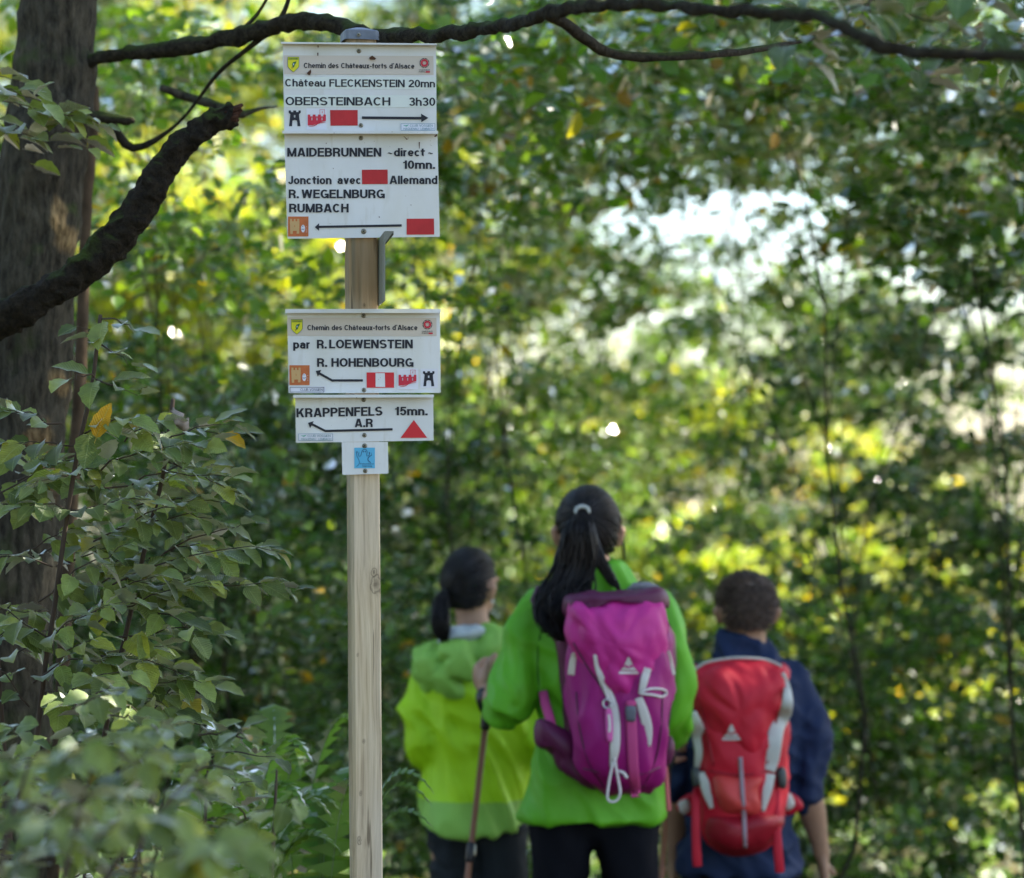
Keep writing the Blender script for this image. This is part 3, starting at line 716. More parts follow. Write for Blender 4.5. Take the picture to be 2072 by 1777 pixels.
def rosette(z, o, cx, cy, r, tx):
    it = []
    for k in range(8):
        a0, a1 = math.pi*2*k/8+.07, math.pi*2*(k+1)/8-.07; pts = []
        st = [a0+(a1-a0)*i/5 for i in range(6)]
        pts = [(cx+math.sin(a)*r, cy-math.cos(a)*r) for a in st]+[(cx+math.sin(a)*r*.86, cy-math.cos(a)*r*.86) for a in st[::-1]]
        it.append(flat(z, pts, .0022))
    sub('rosette_ring', join_vf(*it), M_ink, o)
    V, Fc = [], []; n = 32
    for i in range(n):
        a = 2*math.pi*i/n; k = i % 4; rin = r*(.30 if k in (0, 1) else .46)
        V += [z.w(cx+math.sin(a)*r*.78, cy-math.cos(a)*r*.78, .0022), z.w(cx+math.sin(a)*rin, cy-math.cos(a)*rin, .0022)]
    for i in range(n): j = (i+1) % n; Fc.append((2*i, 2*i+1, 2*j+1, 2*j))
    sub('rosette', (V, Fc), M_red2, o)
    x0, x1, y0 = tx
    sub('lettering', text_vf(z, 'CHÂTEAUX', x0, x1, y0, y0+17, bold=.004, off=.0022), M_ink, o)
    sub('lettering', text_vf(z, 'FORTS', x0, x0+(x1-x0)*.58, y0+22, y0+39, bold=.004, off=.0022), M_ink, o)
    sub('red_bar', flat(z, [(x0+(x1-x0)*.61, y0+22), (x1, y0+22), (x1, y0+40), (x0+(x1-x0)*.61, y0+40)], .0022), M_red2, o)

def lab2(z, o, x0, y0, x1, y1):
    sub('club_label', flat(z, [(x0-6, y0-6), (x1+6, y0-6), (x1+6, y1+6), (x0-6, y1+6)], .0012), M_pale, o)
    it = []
    for a, b, c, d in ((x0, y0, x1, y0+4), (x0, y1-4, x1, y1), (x0, y0, x0+4, y1), (x1-4, y0, x1, y1)): it.append(flat(z, [(a, b), (c, b), (c, d), (a, d)], .0018+len(it)*.00001))
    sub('label_frame', join_vf(*it), M_teal, o)
    w_ = x1-x0
    sub('lettering', text_vf(z, 'CLUB VOSGIEN', x0+w_*.265, x1-w_*.07, y0+12, y0+38, bold=-.004, off=.002), M_teal, o)
    sub('lettering', text_vf(z, 'HAGUENAU · LEMBACH', x0+w_*.08, x1-w_*.05, y0+50, y0+76, bold=-.006, off=.002), M_teal, o)
    sub('leaf_logo', flat(z, [(x0+w_*.06, y0+18), (x0+w_*.13, y0+22), (x0+w_*.24, y0+12), (x0+w_*.2, y0+28), (x0+w_*.16, y0+38), (x0+w_*.11, y0+30)], .002), mat('logo_green', (.15, .42, .33), .5), o)

def sticker(z, o, pts, shield_box, ros, tx, txt):
    sub('banner_sticker', flat(z, pts, .0008), M_beige, o)
    sub('lettering', text_vf(z, 'Chemin des Châteaux-forts d’Alsace', *txt, bold=.022, off=.0018), M_ink, o)
    shield(z, o, *shield_box); rosette(z, o, *ros, tx)

def tile(z, o, x0, y0, x1, y1):
    q = lambda u, v: (x0+u*(x1-x0), y0+v*(y1-y0))
    sub('castle_tile', flat(z, [q(0, 0), q(1, 0), q(1, 1), q(0, 1)], .0010), M_orange, o)
    it = [[(.10, .12), (.20, .12), (.20, .26), (.10, .26)], [(.28, .13), (.37, .13), (.37, .26), (.28, .26)], [(.45, .12), (.55, .12), (.55, .26), (.45, .26)],
          [(.09, .24), (.56, .24), (.55, .72), (.11, .72)], [(.11, .715), (.24, .715), (.23, .88), (.12, .88)], [(.43, .715), (.55, .715), (.55, .86), (.42, .86)]]
    sub('tile_tower', join_vf(*[flat(z, [q(*p) for p in pl], .0016+i*.00001) for i, pl in enumerate(it)]), M_tan, o)
    sub('tile_window', flat(z, [q(.32, .42), q(.34, .42), q(.345, .53), q(.315, .53)], .0020), M_orange, o)
    sub('tile_oval', flat(z, [q(.735+.10*math.cos(a), .605+.19*math.sin(a)) for a in [2*math.pi*k/16 for k in range(16)]], .0016), M_pale, o)
    sub('oval_wave', ribbon(z, [q(.66, .62), q(.69, .66), q(.72, .62), q(.75, .66), q(.78, .62), q(.81, .64)], 6, .0020), M_navyink, o)
    sub('oval_mark', flat(z, [q(.69, .48), q(.75, .46), q(.75, .49), q(.70, .51)], .0020), M_navyink, o)
    sub('tile_print', join_vf(*[flat(z, [q(a, b), q(c, b), q(c, d), q(a, d)], .0016) for a, b, c, d in ((.64, .79, .85, .80), (.87, .5, .94, .54), (.87, .62, .94, .65), (.87, .68, .94, .71), (.87, .75, .94, .79))]), mat('tile_pink', (.62, .33, .26), .5), o)

def arrow(z, o, shaft, head, wd):
    sub('arrow', join_vf(ribbon(z, shaft, wd, .0018), flat(z, head, .00185)), M_ink, o)

# post cap
def cap_mesh():
    z = Z(549.8, 43.1, 4.875); V, Fc = [], []
    c = post_at(P(727, 70, 4.9).z); rot = math.radians(13)
    lv = [(P(0, 79.5, 4.88).z, .0365), (P(0, 62, 4.88).z, .0360), (P(0, 59.5, 4.88).z, .0335), (P(0, 51.2, 4.88).z, .008), (P(0, 50.6, 4.88).z, .002)]
    n = 16
    for zz, r in lv:
        for k in range(n):
            a = 2*math.pi*k/n+math.pi/4; ex = 7
            x = r*math.copysign(abs(math.cos(a))**(2/ex), math.cos(a)); y = r*math.copysign(abs(math.sin(a))**(2/ex), math.sin(a))
            V.append((c.x+x*math.cos(rot)-y*math.sin(rot), c.y+x*math.sin(rot)+y*math.cos(rot), zz))
    for i in range(len(lv)-1):
        for k in range(n): Fc.append((i*n+k, i*n+(k+1) % n, (i+1)*n+(k+1) % n, (i+1)*n+k))
    Fc.append(tuple((len(lv)-1)*n+k for k in range(n))); return V, Fc
cp = part('post_cap', cap_mesh(), M_cap, SP)
zc = Z(549.8, 43.1, 4.8765-.0035); screw(zc, 1025, 160, cp, .0034)

# --- board 1
z1 = Z(549.8, 43.1, YS)
b1 = board(z1, (130, 268), (1937, 286), (1943, 1303), (148, 1293), lip=.016, front=.0022, label='topmost white board: Château FLECKENSTEIN 20mn, OBERSTEINBACH 3h30')
sticker(z1, b1, [(140, 402), (1905, 410), (1908, 632), (147, 622)], (187, 420, 323, 602), (1800, 492, 57), (1735, 1865, 566), (378, 1682, 490, 551, .006))
for y0 in (652, 868): sub('letter_strip', flat(z1, [(150, y0), (1932, y0+8), (1934, y0+150), (152, y0+142)], .0006), M_strip, b1)
sub('lettering', text_vf(z1, 'Château FLECKENSTEIN 20mn', 158, 1925, 680, 768, .0065, bold=.014), M_ink, b1)
sub('lettering', text_vf(z1, 'OBERSTEINBACH', 162, 1398, 892, 989, .004, bold=.014), M_ink, b1)
sub('lettering', text_vf(z1, '3h30', 1618, 1928, 900, 997, .003, bold=.014), M_ink, b1)
tower(z1, b1, 200, 1052, 342, 1237, M_ink)
sub('mark_sticker', flat(z1, [(408, 1028), (645, 1030), (645, 1278), (410, 1276)], .0008), M_pale, b1)
castle(z1, b1, 425, 1040, 638, 1240)
sub('trail_blaze', flat(z1, [(688, 1047), (1013, 1047), (1014, 1230), (692, 1231)], .0012), M_red, b1)
arrow(z1, b1, [(1063, 1137), (1765, 1143)], [(1760, 1090), (1847, 1140), (1763, 1190)], 31)
lab2(z1, b1, 1522, 1205, 1925, 1290)
screw(z1, 1028, 352, b1); screw(z1, 1052, 1228, b1)
for pts in ([(1145, 432), (1185, 405), (1232, 440), (1215, 455), (1160, 452)], [(412, 612), (462, 567), (466, 600), (452, 637), (428, 632)], [(535, 372), (552, 370), (548, 410), (538, 405)], [(538, 285), (556, 288), (545, 322)]):
    sub('dirt_fleck', flat(z1, pts, .0045), M_dirt, b1)

# --- board 2
z2 = Z(549.8, 258.7, YS)
b2 = board(z2, (148, 58), (1953, 62), (1980, 1285), (185, 1308), label='tall white board: MAIDEBRUNNEN direct, R. WEGELNBURG, RUMBACH')
T = lambda z, b, *a, **k: sub('lettering', text_vf(z, *a, **k), M_ink, b)
T(z2, b2, 'MAIDEBRUNNEN', 183, 1292, 236, 340, 0, bold=.03)
T(z2, b2, '~', 1365, 1422, 262, 335, 0, bold=.02); T(z2, b2, 'direct', 1440, 1805, 240, 336, 0, bold=.026); T(z2, b2, '~', 1842, 1900, 262, 335, 0, bold=.02)
T(z2, b2, '10mn.', 1548, 1925, 385, 484, 0, bold=.026)
T(z2, b2, 'Jonction', 196, 705, 568, 665, 0, bold=.026); T(z2, b2, 'avec', 775, 1055, 568, 663, 0, bold=.026); T(z2, b2, 'Allemand', 1388, 1953, 565, 663, 0, bold=.026)
T(z2, b2, 'R.', 200, 320, 728, 830, 0, bold=.03); T(z2, b2, 'WEGELNBURG', 350, 1332, 728, 830, 0, bold=.03); T(z2, b2, 'RUMBACH', 205, 907, 895, 998, 0, bold=.03)
sub('trail_blaze', flat(z2, [(1063, 495), (1366, 493), (1368, 663), (1065, 664)], .0012), M_red, b2)
sub('trail_blaze', flat(z2, [(1590, 1072), (1912, 1070), (1915, 1258), (1590, 1260)], .0012), M_red, b2)
tile(z2, b2, 192, 1046, 433, 1281)
arrow(z2, b2, [(1532, 1151), (552, 1168)], [(558, 1125), (558, 1215), (508, 1171)], 27)
screw(z2, 1052, 122, b2); screw(z2, 1085, 1222, b2, .0045)
for pts in ([(1550, 95), (1580, 118), (1600, 135), (1612, 100), (1606, 135), (1590, 142)], [(1732, 170), (1746, 168), (1742, 245), (1736, 245)], [(1862, 192), (1890, 218), (1872, 205)], [(1915, 100), (1950, 70), (1948, 95), (1925, 110)], [(635, 180), (648, 178), (645, 192)], [(1262, 1040), (1275, 1052), (1265, 1065)], [(1635, 905), (1648, 908), (1640, 920)]):
    sub('dirt_fleck', flat(z2, pts, .0022), M_dirt, b2)

# --- board 3
z3 = Z(560.6, 609.1, YS)
b3 = board(z3, (120, 108), (1920, 108), (1928, 1083), (137, 1087), lip=.020, front=.007, label='white board: par R. LOEWENSTEIN, R. HOHENBOURG with a bent arrow')
sticker(z3, b3, [(120, 195), (1878, 200), (1880, 415), (123, 410)], (165, 217, 302, 395), (1772, 278, 57), (1708, 1835, 351), (357, 1655, 283, 345, 0))
T(z3, b3, 'par', 190, 392, 462, 562, 0, bold=.03); T(z3, b3, 'R.', 470, 586, 458, 561, 0, bold=.03); T(z3, b3, 'LOEWENSTEIN', 614, 1600, 456, 559, 0, bold=.03)
T(z3, b3, 'R.', 472, 592, 675, 777, 0, bold=.03); T(z3, b3, 'HOHENBOURG', 640, 1607, 674, 776, 0, bold=.03)
tile(z3, b3, 146, 758, 384, 992)
sub('club_label', flat(z3, [(133, 1007), (568, 1007), (566, 1085), (137, 1085)], .0012), M_pale, b3)
sub('label_frame', join_vf(*[flat(z3, [(a, b), (c, b), (c, d), (a, d)], .0018+i*.00001) for i, (a, b, c, d) in enumerate(((150, 1015, 557, 1020), (150, 1071, 557, 1076), (150, 1015, 156, 1076), (549, 1015, 555, 1076)))]), M_ink, b3)
T(z3, b3, 'CLUB VOSGIEN', 275, 537, 1030, 1061, 0, bold=-.004, off=.002)
arrow(z3, b3, [(1012, 937), (650, 937), (495, 852)], [(458, 825), (480, 892), (522, 813)], 27)
sub('trail_blaze', flat(z3, [(1055, 843), (1378, 843), (1380, 1023), (1057, 1023)], .0012), mat('blaze_bright', (.66, .02, .03), .5), b3)
sub('blaze_white', flat(z3, [(1160, 851), (1270, 851), (1274, 1015), (1162, 1013)], .0018), M_white, b3)
sub('mark_sticker', flat(z3, [(1417, 795), (1665, 795), (1663, 1042), (1415, 1040)], .0008), M_pale, b3)
sub('mark_sticker', flat(z3, [(1690, 800), (1895, 800), (1893, 1025), (1690, 1022)], .0008), M_pale, b3)
castle(z3, b3, 1432, 811, 1642, 1010); tower(z3, b3, 1720, 828, 1855, 1005, M_ink)
screw(z3, 1020, 175, b3); screw(z3, 1025, 1050, b3)

# --- board 4
z4 = Z(560.6, 781.6, YS)
b4 = board(z4, (215, 112), (1840, 108), (1845, 640), (222, 668), label='low white board: KRAPPENFELS 15mn. A.R with a red triangle')
T(z4, b4, 'KRAPPENFELS', 228, 1243, 262, 368, -.022, bold=.03); T(z4, b4, '15mn.', 1390, 1775, 243, 343, 0, bold=.028); T(z4, b4, 'A.R', 915, 1130, 384, 484, -.012, bold=.03)
arrow(z4, b4, [(1362, 508), (570, 528), (405, 445)], [(365, 432), (390, 495), (432, 412)], 27)
sub('trail_triangle', flat(z4, [(1612, 398), (1770, 608), (1455, 610)], .0012), mat('blaze_bright', (.66, .02, .03), .5), b4)
lab2(z4, b4, 252, 560, 658, 642); screw(z4, 1022, 160, b4); screw(z4, 1030, 577, b4)
for pts in ([(845, 82), (925, 100), (920, 106), (860, 90)], [(925, 125), (942, 120), (945, 138), (930, 142)]): sub('dirt_fleck', flat(z4, pts, .0175), M_dirt, b4)

# --- board 5, the small plate with the ghost
b5 = board(z4, (762, 660), (1305, 657), (1312, 1030), (770, 1045), lip=0, label='small white plate with a blue ghost emblem', name='sign_plate')
sub('ghost_tile', flat(z4, [(911, 725), (1153, 724), (1154, 967), (911, 968)], .0010), M_blue, b5)
gq = lambda x, y: (911+(x-165)/1250*242, 725+(y-340)/1230*243)
for pts, wd in (([(290, 1470), (430, 1340), (470, 1200), (420, 1020), (330, 860), (305, 720), (285, 620), (330, 560), (365, 640), (385, 650)], 5.5),
                ([(460, 620), (430, 700), (420, 790), (470, 850), (550, 820), (590, 700), (620, 580), (700, 470), (800, 435), (890, 470), (940, 580), (930, 700), (910, 800), (960, 835), (1050, 800), (1090, 730), (1060, 650), (1095, 620), (1110, 690)], 6),
                ([(1195, 640), (1195, 700)], 5), ([(1225, 740), (1190, 800), (1080, 870), (1000, 960), (990, 1060), (1060, 1160), (1165, 1225)], 8)):
    sub('ghost_line', ribbon(z4, [gq(*p) for p in smooth2(pts, 4)], wd, .0016), M_navyink, b5)
for ex in (718, 838): sub('ghost_eye', flat(z4, [gq(ex+32*math.cos(a), 575+45*math.sin(a)) for a in [2*math.pi*k/10 for k in range(10)]], .0016), M_navyink, b5)
sub('lettering', text_vf(z4, 'Felsenland', *[gq(520, 0)[0], gq(1330, 0)[0]], gq(0, 1265)[1], gq(0, 1335)[1], bold=.01), M_navyink, b5)
sub('lettering', text_vf(z4, 'Sagenweg', *[gq(650, 0)[0], gq(1230, 0)[0]], gq(0, 1390)[1], gq(0, 1465)[1], bold=.01), M_navyink, b5)
screw(z4, 1033, 703, b5, .0042); screw(z4, 1040, 998, b5, .0038)

# --- the board on the post's right-hand side, seen from behind
def side_board():
    A0 = P(764.5, 0, 4.955).x; B0 = P(777.5, 0, 4.72).x
    zt0, zb0 = P(0, 484, 4.9).z, P(0, 619, 4.9).z
    a, b = Vector((A0-.002, 4.955, 0)), Vector((B0, 4.72, 0)); d = (b-a).normalized(); n = Vector((-d.y, d.x, 0))
    if n.x < 0: n = -n
    it = []
    def slab(x0, x1, z0, z1, n0, n1):
        V = []
        for x in (x0, x1):
            for nn in (n0, n1):
                for z in (z0, z1): V.append(a+d*x+n*nn+Vector((0, 0, z)))
        return V, [(0, 1, 3, 2), (4, 6, 7, 5), (0, 4, 5, 1), (2, 3, 7, 6), (0, 2, 6, 4), (1, 5, 7, 3)]
    L_ = (b-a).length
    it.append(slab(0, L_, zb0, zt0, 0, .002))
    it.append(slab(0, L_, zt0-.0015, zt0+.001, .002, .017)); it.append(slab(0, L_, zt0-.006, zt0+.001, .017, .0185))
    # end gusset under the folded top
    q = a+d*(L_-.0015)
    V = [q+n*.002+Vector((0, 0, zt0-.0015)), q+n*.017+Vector((0, 0, zt0-.0015)), q+n*.002+Vector((0, 0, zt0-.022))]
    V += [v+d*.0014 for v in V]
    it.append((V, [(0, 1, 2), (5, 4, 3), (0, 3, 4, 1), (1, 4, 5, 2), (2, 5, 3, 0)]))
    return join_vf(*it)
part('side_board', side_board(), mat('side_grey', (.19, .20, .165), .55, .4, 25, .3, stretch=(1, 1, .15)), SP, label='board on the right side of the post, seen edge-on from behind')

# ------------------------------------------------------------------ people
M_skin = mat('skin', (.42, .24, .16), .5, .4, 12, .12)
M_skin2 = mat('skin_tan', (.33, .19, .12), .5, .4, 12, .12)
def cloth(name, col, rough=.55, sheen=.0, spec=.35): return mat(name, col, rough, spec, 3.5, .10, bump=.12, bscale=90, sheen=sheen)
M_green_j = cloth('bright_green_shell', (.115, .41, .014)); M_dkpants = cloth('black_trousers', (.004, .0045, .008), .85, spec=.15)
M_lime = cloth('lime_shell', (.40, .70, .008)); M_ltgreen = cloth('light_green_shell', (.27, .53, .09)); M_grey_tr = cloth('grey_trousers', (.018, .023, .028), .75, spec=.2)
M_navy = cloth('navy_shirt', (.013, .025, .068), .75, spec=.2); M_navytr = cloth('dark_shorts', (.005, .006, .009), .85, spec=.15)
M_pack = cloth('magenta_nylon', (.30, .006, .16), .58, spec=.35); M_lid = cloth('pink_magenta_nylon', (.52, .024, .24), .56, spec=.35); M_packdk = cloth('plum_nylon', (.10, .012, .055), .5)
M_strap = cloth('pink_webbing', (.50, .06, .22), .7); M_white_tape = mat('white_tape', (.62, .60, .56), .6, .3); M_cord = mat('white_cord', (.68, .64, .62), .7, .3)
M_redpack = cloth('red_nylon', (.50, .008, .028), .6, spec=.35); M_reddk = cloth('dark_red_nylon', (.28, .006, .018), .5); M_redlt = cloth('coral_nylon', (.55, .05, .045), .5)
M_paleside = mat('grey_white_nylon', (.52, .52, .48), .6, .3, 8, .15)
M_black = mat('black_plastic', (.015, .015, .018), .4, .4); M_lining = mat('grey_white_fleece', (.50, .55, .56), .9, .1)

def hair_mat(name, c1, c2, rough=.34):
    m = bpy.data.materials.new(name); m.use_nodes = True; nt = m.node_tree; N = nt.nodes; L = nt.links; b = N['Principled BSDF']
    at = N.new('ShaderNodeAttribute'); at.attribute_name = 'tint'; mx = N.new('ShaderNodeMix'); mx.data_type = 'RGBA'
    mx.inputs[6].default_value = (*c1, 1); mx.inputs[7].default_value = (*c2, 1); L.new(at.outputs['Fac'], mx.inputs[0]); L.new(mx.outputs[2], b.inputs['Base Color'])
    b.inputs['Roughness'].default_value = rough; b.inputs['Specular IOR Level'].default_value = .24
    return m
M_hair = hair_mat('black_hair', (.003, .0025, .003), (.018, .014, .014), .38); M_hairb = hair_mat('brown_hair', (.07, .048, .038), (.22, .16, .13), .7)

def hair_obj(name, items, rng, m, parent):
    V, Fc, C = [], [], []
    for v, f in items:
        b = len(V); V += [tuple(p) for p in v]; Fc += [tuple(i+b for i in q) for q in f]; t = rng.random()**2; C += [(t, t, t, 1)]*len(v)
    me = mesh_from(name, V, Fc, True); set_tint(me, C); return link(name, me, m, parent)

def strand(pts, r, seg=4):
    n = len(pts); out = [(Vector(p), r*(.55+.45*math.sin(math.pi*min(1, i/(n-1)*1.1+.05)))*(1-.35*(i/(n-1))**4)) for i, p in enumerate(pts)]
    return tube(out, seg, cap=False)

def head_vf(c, rx, ry, rz, neck_to, rn=.055, yaw=0.0, ears=.03, f=1):
    """skull, jaw, nose, brow, lips, ears and neck; face looks along +Y (rotated by yaw)"""
    c = Vector(c); R = Matrix.Rotation(yaw, 3, 'Z')
    def at(x, y, z): return c+R @ Vector((x, y, z))
    it = [ball(c+Vector((0, 0, rz*.12)), rx, ry, rz*.88), ball(at(0, ry*.30, -rz*.38), rx*.78, ry*.62, rz*.60)]
    it.append(tube([(at(0, ry*.95, rz*.12), .010), (at(0, ry*1.10, -rz*.14), .016), (at(0, ry*.9, -rz*.2), .014)], 8))
    it.append(tube([(at(-.026, ry*.86, -rz*.44), .007), (at(0, ry*.93, -rz*.43), .010), (at(.026, ry*.86, -rz*.44), .007)], 8))
    it.append(tube([(at(-.05, ry*.80, rz*.2), .010), (at(0, ry*.93, rz*.18), .011), (at(.05, ry*.80, rz*.2), .010)], 8))
    for s in (-1, 1):
        e = [(at(s*(rx+.001), -.002, -rz*.30), .009, .011), (at(s*(rx+.010), -.008, -rz*.12), .009, .016), (at(s*(rx+.014), -.010, rz*.06), .010, .019), (at(s*(rx+.006), -.004, rz*.17), .008, .013)]
        it.append(tube(e, 10, hint=R @ Vector((0, 1, .01))))
    nt = Vector(neck_to)
    it.append(tube([(c+Vector((0, -.01, -rz*.35)), rn), (c.lerp(nt, .55)+Vector((0, -.012, 0)), rn*.96), (nt, rn*1.25)], 14))
    return join_vf(*it)

def eyes(c, rx, ry, rz, yaw, body):
    R = Matrix.Rotation(yaw, 3, 'Z'); c = Vector(c)
    for s in (-1, 1): sub('eye', ball(c+R @ Vector((s*.031, ry*.80, 0)), .012, .012, .009, 10, 6), mat('eye_white', (.7, .68, .65), .3), body, True)

def hand_vf(w, palm_dir, across, curl, s=1.0, thumb=1, grip=None):
    """palm plus four fingers and a thumb as tapered chains; grip = bend per joint in radians"""
    w = Vector(w); d = Vector(palm_dir).normalized(); a = Vector(across).normalized(); n = d.cross(a).normalized()*curl
    it = [tube([(w-d*.02*s, .024*s, .019*s), (w+d*.03*s, .036*s, .017*s), (w+d*.075*s, .040*s, .015*s), (w+d*.088*s, .036*s, .012*s)], 12, hint=n)]
    for k, (off, ln) in enumerate(((-.030, .062), (-.010, .072), (.010, .069), (.030, .054))):
        p = w+d*(.075*s)+a*off*s; ang = .25; pts = [(p-d*.015*s, .0100*s)]
        for j, fr in enumerate((.45, .32, .26)):
            ang += (grip or .35)*(1.0 if j else .6); q = d*math.cos(ang)+n*math.sin(ang); pts.append((p, .0096*s-.0006*j)); p = p+q*ln*fr*1.15*s
        pts.append((p, .0075*s)); it.append(tube(pts, 8))
    t0 = w+d*.018*s-a*.028*s*thumb; t1 = t0-a*.028*s*thumb+d*.022*s+n*.014*s; t2 = t1+d*.03*s+n*.02*s*(1.5 if grip and grip > .7 else 1)
    it.append(tube([(t0, .015*s), (t1, .0125*s), (t2, .0095*s)], 8))
    return join_vf(*it)

def person(name_label, loc, group='hikers walking away down the path'):
    return thing('person', loc, name_label, 'person', group)

def legs_vf(hipL, hipR, Y, knee, ankle, r, gz, taper=(1, .84, .62, .5)):
    it = []
    for (x0, x1, x2) in (hipL, hipR):
        it.append(tube([(P(x0, 1640, Y), r[0]), (P(x0, 1700, Y), r[0]*.96), (P(x1, 1790, Y), r[1]), (Vector((P(x1, 0, Y).x, Y+.03, gz+.50)), r[2]), (Vector((P(x2, 0, Y).x, Y, gz+.08)), r[3])], 16))
    it.append(tube([(P(hipL[0], 1650, Y), r[0]*.95), (P(hipR[0], 1650, Y), r[0]*.95)], 14))
    return join_vf(*it)

def boot_vf(x, Y, gz):
    return join_vf(tube([(Vector((x, Y-.09, gz+.045)), .042, .045), (Vector((x, Y, gz+.055)), .045, .05), (Vector((x, Y+.10, gz+.04)), .046, .036), (Vector((x, Y+.17, gz+.032)), .036, .026)], 12, hint=Vector((0, 0, 1))),
                   tube([(Vector((x, Y-.03, gz+.05)), .048), (Vector((x, Y-.03, gz+.17)), .05)], 12))
def add_boots(xs, Y, gz, th, m):
    for x in xs: link('boot', remesh(boot_vf(x, Y, gz), .009, 3), m, th)

def drape(bvh, px, py, Y, off=.003):
    a = P(px, py, Y-1.0); b = P(px, py, Y+.5); d = (b-a).normalized(); h = bvh.ray_cast(a, d)
    return (h[0]-d*off) if h[0] is not None else P(px, py, Y)
def bvh_of(*objs):
    V, Fc = [], []
    for o in objs:
        b = len(V); V += [v.co.copy() for v in o.data.vertices]; Fc += [tuple(i+b for i in p.vertices) for p in o.data.polygons]
    return BVHTree.FromPolygons(V, Fc)
def strap(bvh, pts, Y, w, th_=.0016, off=.004, n=5):
    """flat webbing laid over the pack; pts (px, py) ; w half width in metres or list"""
    c = catmull(pts, n); m = len(c); V, Fc = [], []; c3 = [drape(bvh, a[0], a[1], Y, off) for a in c]
    for _ in range(2): c3 = [c3[0]]+[(c3[i-1]+c3[i]*2+c3[i+1])/4 for i in range(1, m-1)]+[c3[-1]]
    wl_ = catmull([(x,) for x in w], max(1, int(round((m-1)/(len(w)-1))))) if isinstance(w, (list, tuple)) else None
    out = []
    for i in range(m):
        ww = float(wl_[min(i, len(wl_)-1)][0]) if wl_ else w
        out.append((c3[i], ww, th_))
    return tube(out, 8, hint=Vector((0, 1, .01)), cap=False)

# ===== woman in the middle, bright green jacket
Y1 = 6.5; g1 = ground_z(P(1200, 0, Y1).x, Y1)
W = person('woman with long black ponytail in bright green jacket holding a trekking pole', (P(1200, 0, Y1).x, Y1, g1))
hc = P(1190, 1078, Y1)
hv = head_vf(hc, .079, .098, .112, P(1205, 1200, Y1), .052)
wristL = P(988, 1412, 6.60); handL = hand_vf(P(986, 1404, 6.60), (-.30, .75, .50), (0, .45, -.9), -1, 1.08, 1, 1.0)
armL = ptube([(1075, 1262, 6.5, .045), (1042, 1350, 6.46, .04), (1032, 1425, 6.43, .038), (1005, 1425, 6.52, .03), (985, 1404, 6.60, .024)])
armR = ptube([(1330, 1255, 6.5, .045), (1352, 1350, 6.49, .038), (1360, 1430, 6.48, .036), (1360, 1480, 6.6, .028), (1352, 1500, 6.72, .022)])
handR = hand_vf(P(1352, 1502, 6.73), (0, 1, -.15), (-.2, 0, 1), 1, .95, 1, 1.05)
core = rows_loft([(1190, 1165, 1262, .05), (1240, 1100, 1310, .08), (1450, 1110, 1320, .085), (1640, 1085, 1310, .085)], Y1, .08, 20)
lg = legs_vf((1138, 1133, 1135), (1270, 1277, 1270), Y1, .5, .1, (.072, .062, .048, .036), g1)
body = link('body', remesh(join_vf(hv, armL, armR, handL, handR, core, lg), .0062, 3), M_skin, W)
eyes(hc, .079, .098, .112, 0, body)
tor = rows_loft([(1186, 1160, 1266, .060), (1206, 1104, 1304, .085), (1236, 1072, 1332, .105), (1290, 1062, 1344, .12), (1360, 1074, 1345, .125), (1450, 1086, 1345, .12), (1520, 1076, 1346, .12), (1590, 1060, 1346, .125), (1648, 1047, 1344, .135), (1656, 1047, 1343, .13)], Y1, .12, 40)
col = rows_loft([(1136, 1176, 1262, .062), (1150, 1168, 1270, .066), (1172, 1156, 1282, .070), (1200, 1130, 1296, .075)], Y1-.01, .07, 24)
sl = ptube([(1092, 1236, 6.5, .060), (1060, 1290, 6.48, .064), (1046, 1350, 6.46, .060), (1038, 1400, 6.43, .066), (1028, 1428, 6.43, .060), (1006, 1428, 6.52, .047), (992, 1414, 6.585, .036)], sub_=4, seg=18)
sr = ptube([(1322, 1236, 6.5, .058), (1344, 1295, 6.49, .060), (1356, 1360, 6.48, .056), (1360, 1420, 6.47, .052), (1362, 1450, 6.50, .048), (1360, 1475, 6.60, .042), (1354, 1494, 6.70, .034)], sub_=4, seg=18)
link('jacket', remesh(join_vf(tor, col, sl, sr), .0085, 3, folds(.013, 2)), M_green_j, W)
jb = bvh_of([o for o in W.children if o.name.startswith('jacket')][0])
M_seam_shadow = mat('seam_dark_green', (.03, .16, .01), .7)  # sleeve seam, its dark green standing in for the arm's shadow line
for pts in ([(1112, 1215), (1098, 1260), (1088, 1320), (1090, 1400), (1094, 1470)], [(1100, 1250), (1130, 1262), (1148, 1266)]):
    link('seam', mesh_from('seam', *strap(jb, pts, Y1, .0022, .001, .002), True), M_seam_shadow, W)
tr = legs_vf((1136, 1131, 1135), (1270, 1276, 1270), Y1, .5, .1, (.088, .077, .062, .055), g1)
link('trousers', remesh(tr, .010, 3, folds(.006, 5)), M_dkpants, W)
add_boots((P(1135, 0, Y1).x, P(1270, 0, Y1).x), Y1, g1, W, mat('boot_brown', (.06, .04, .03), .7))
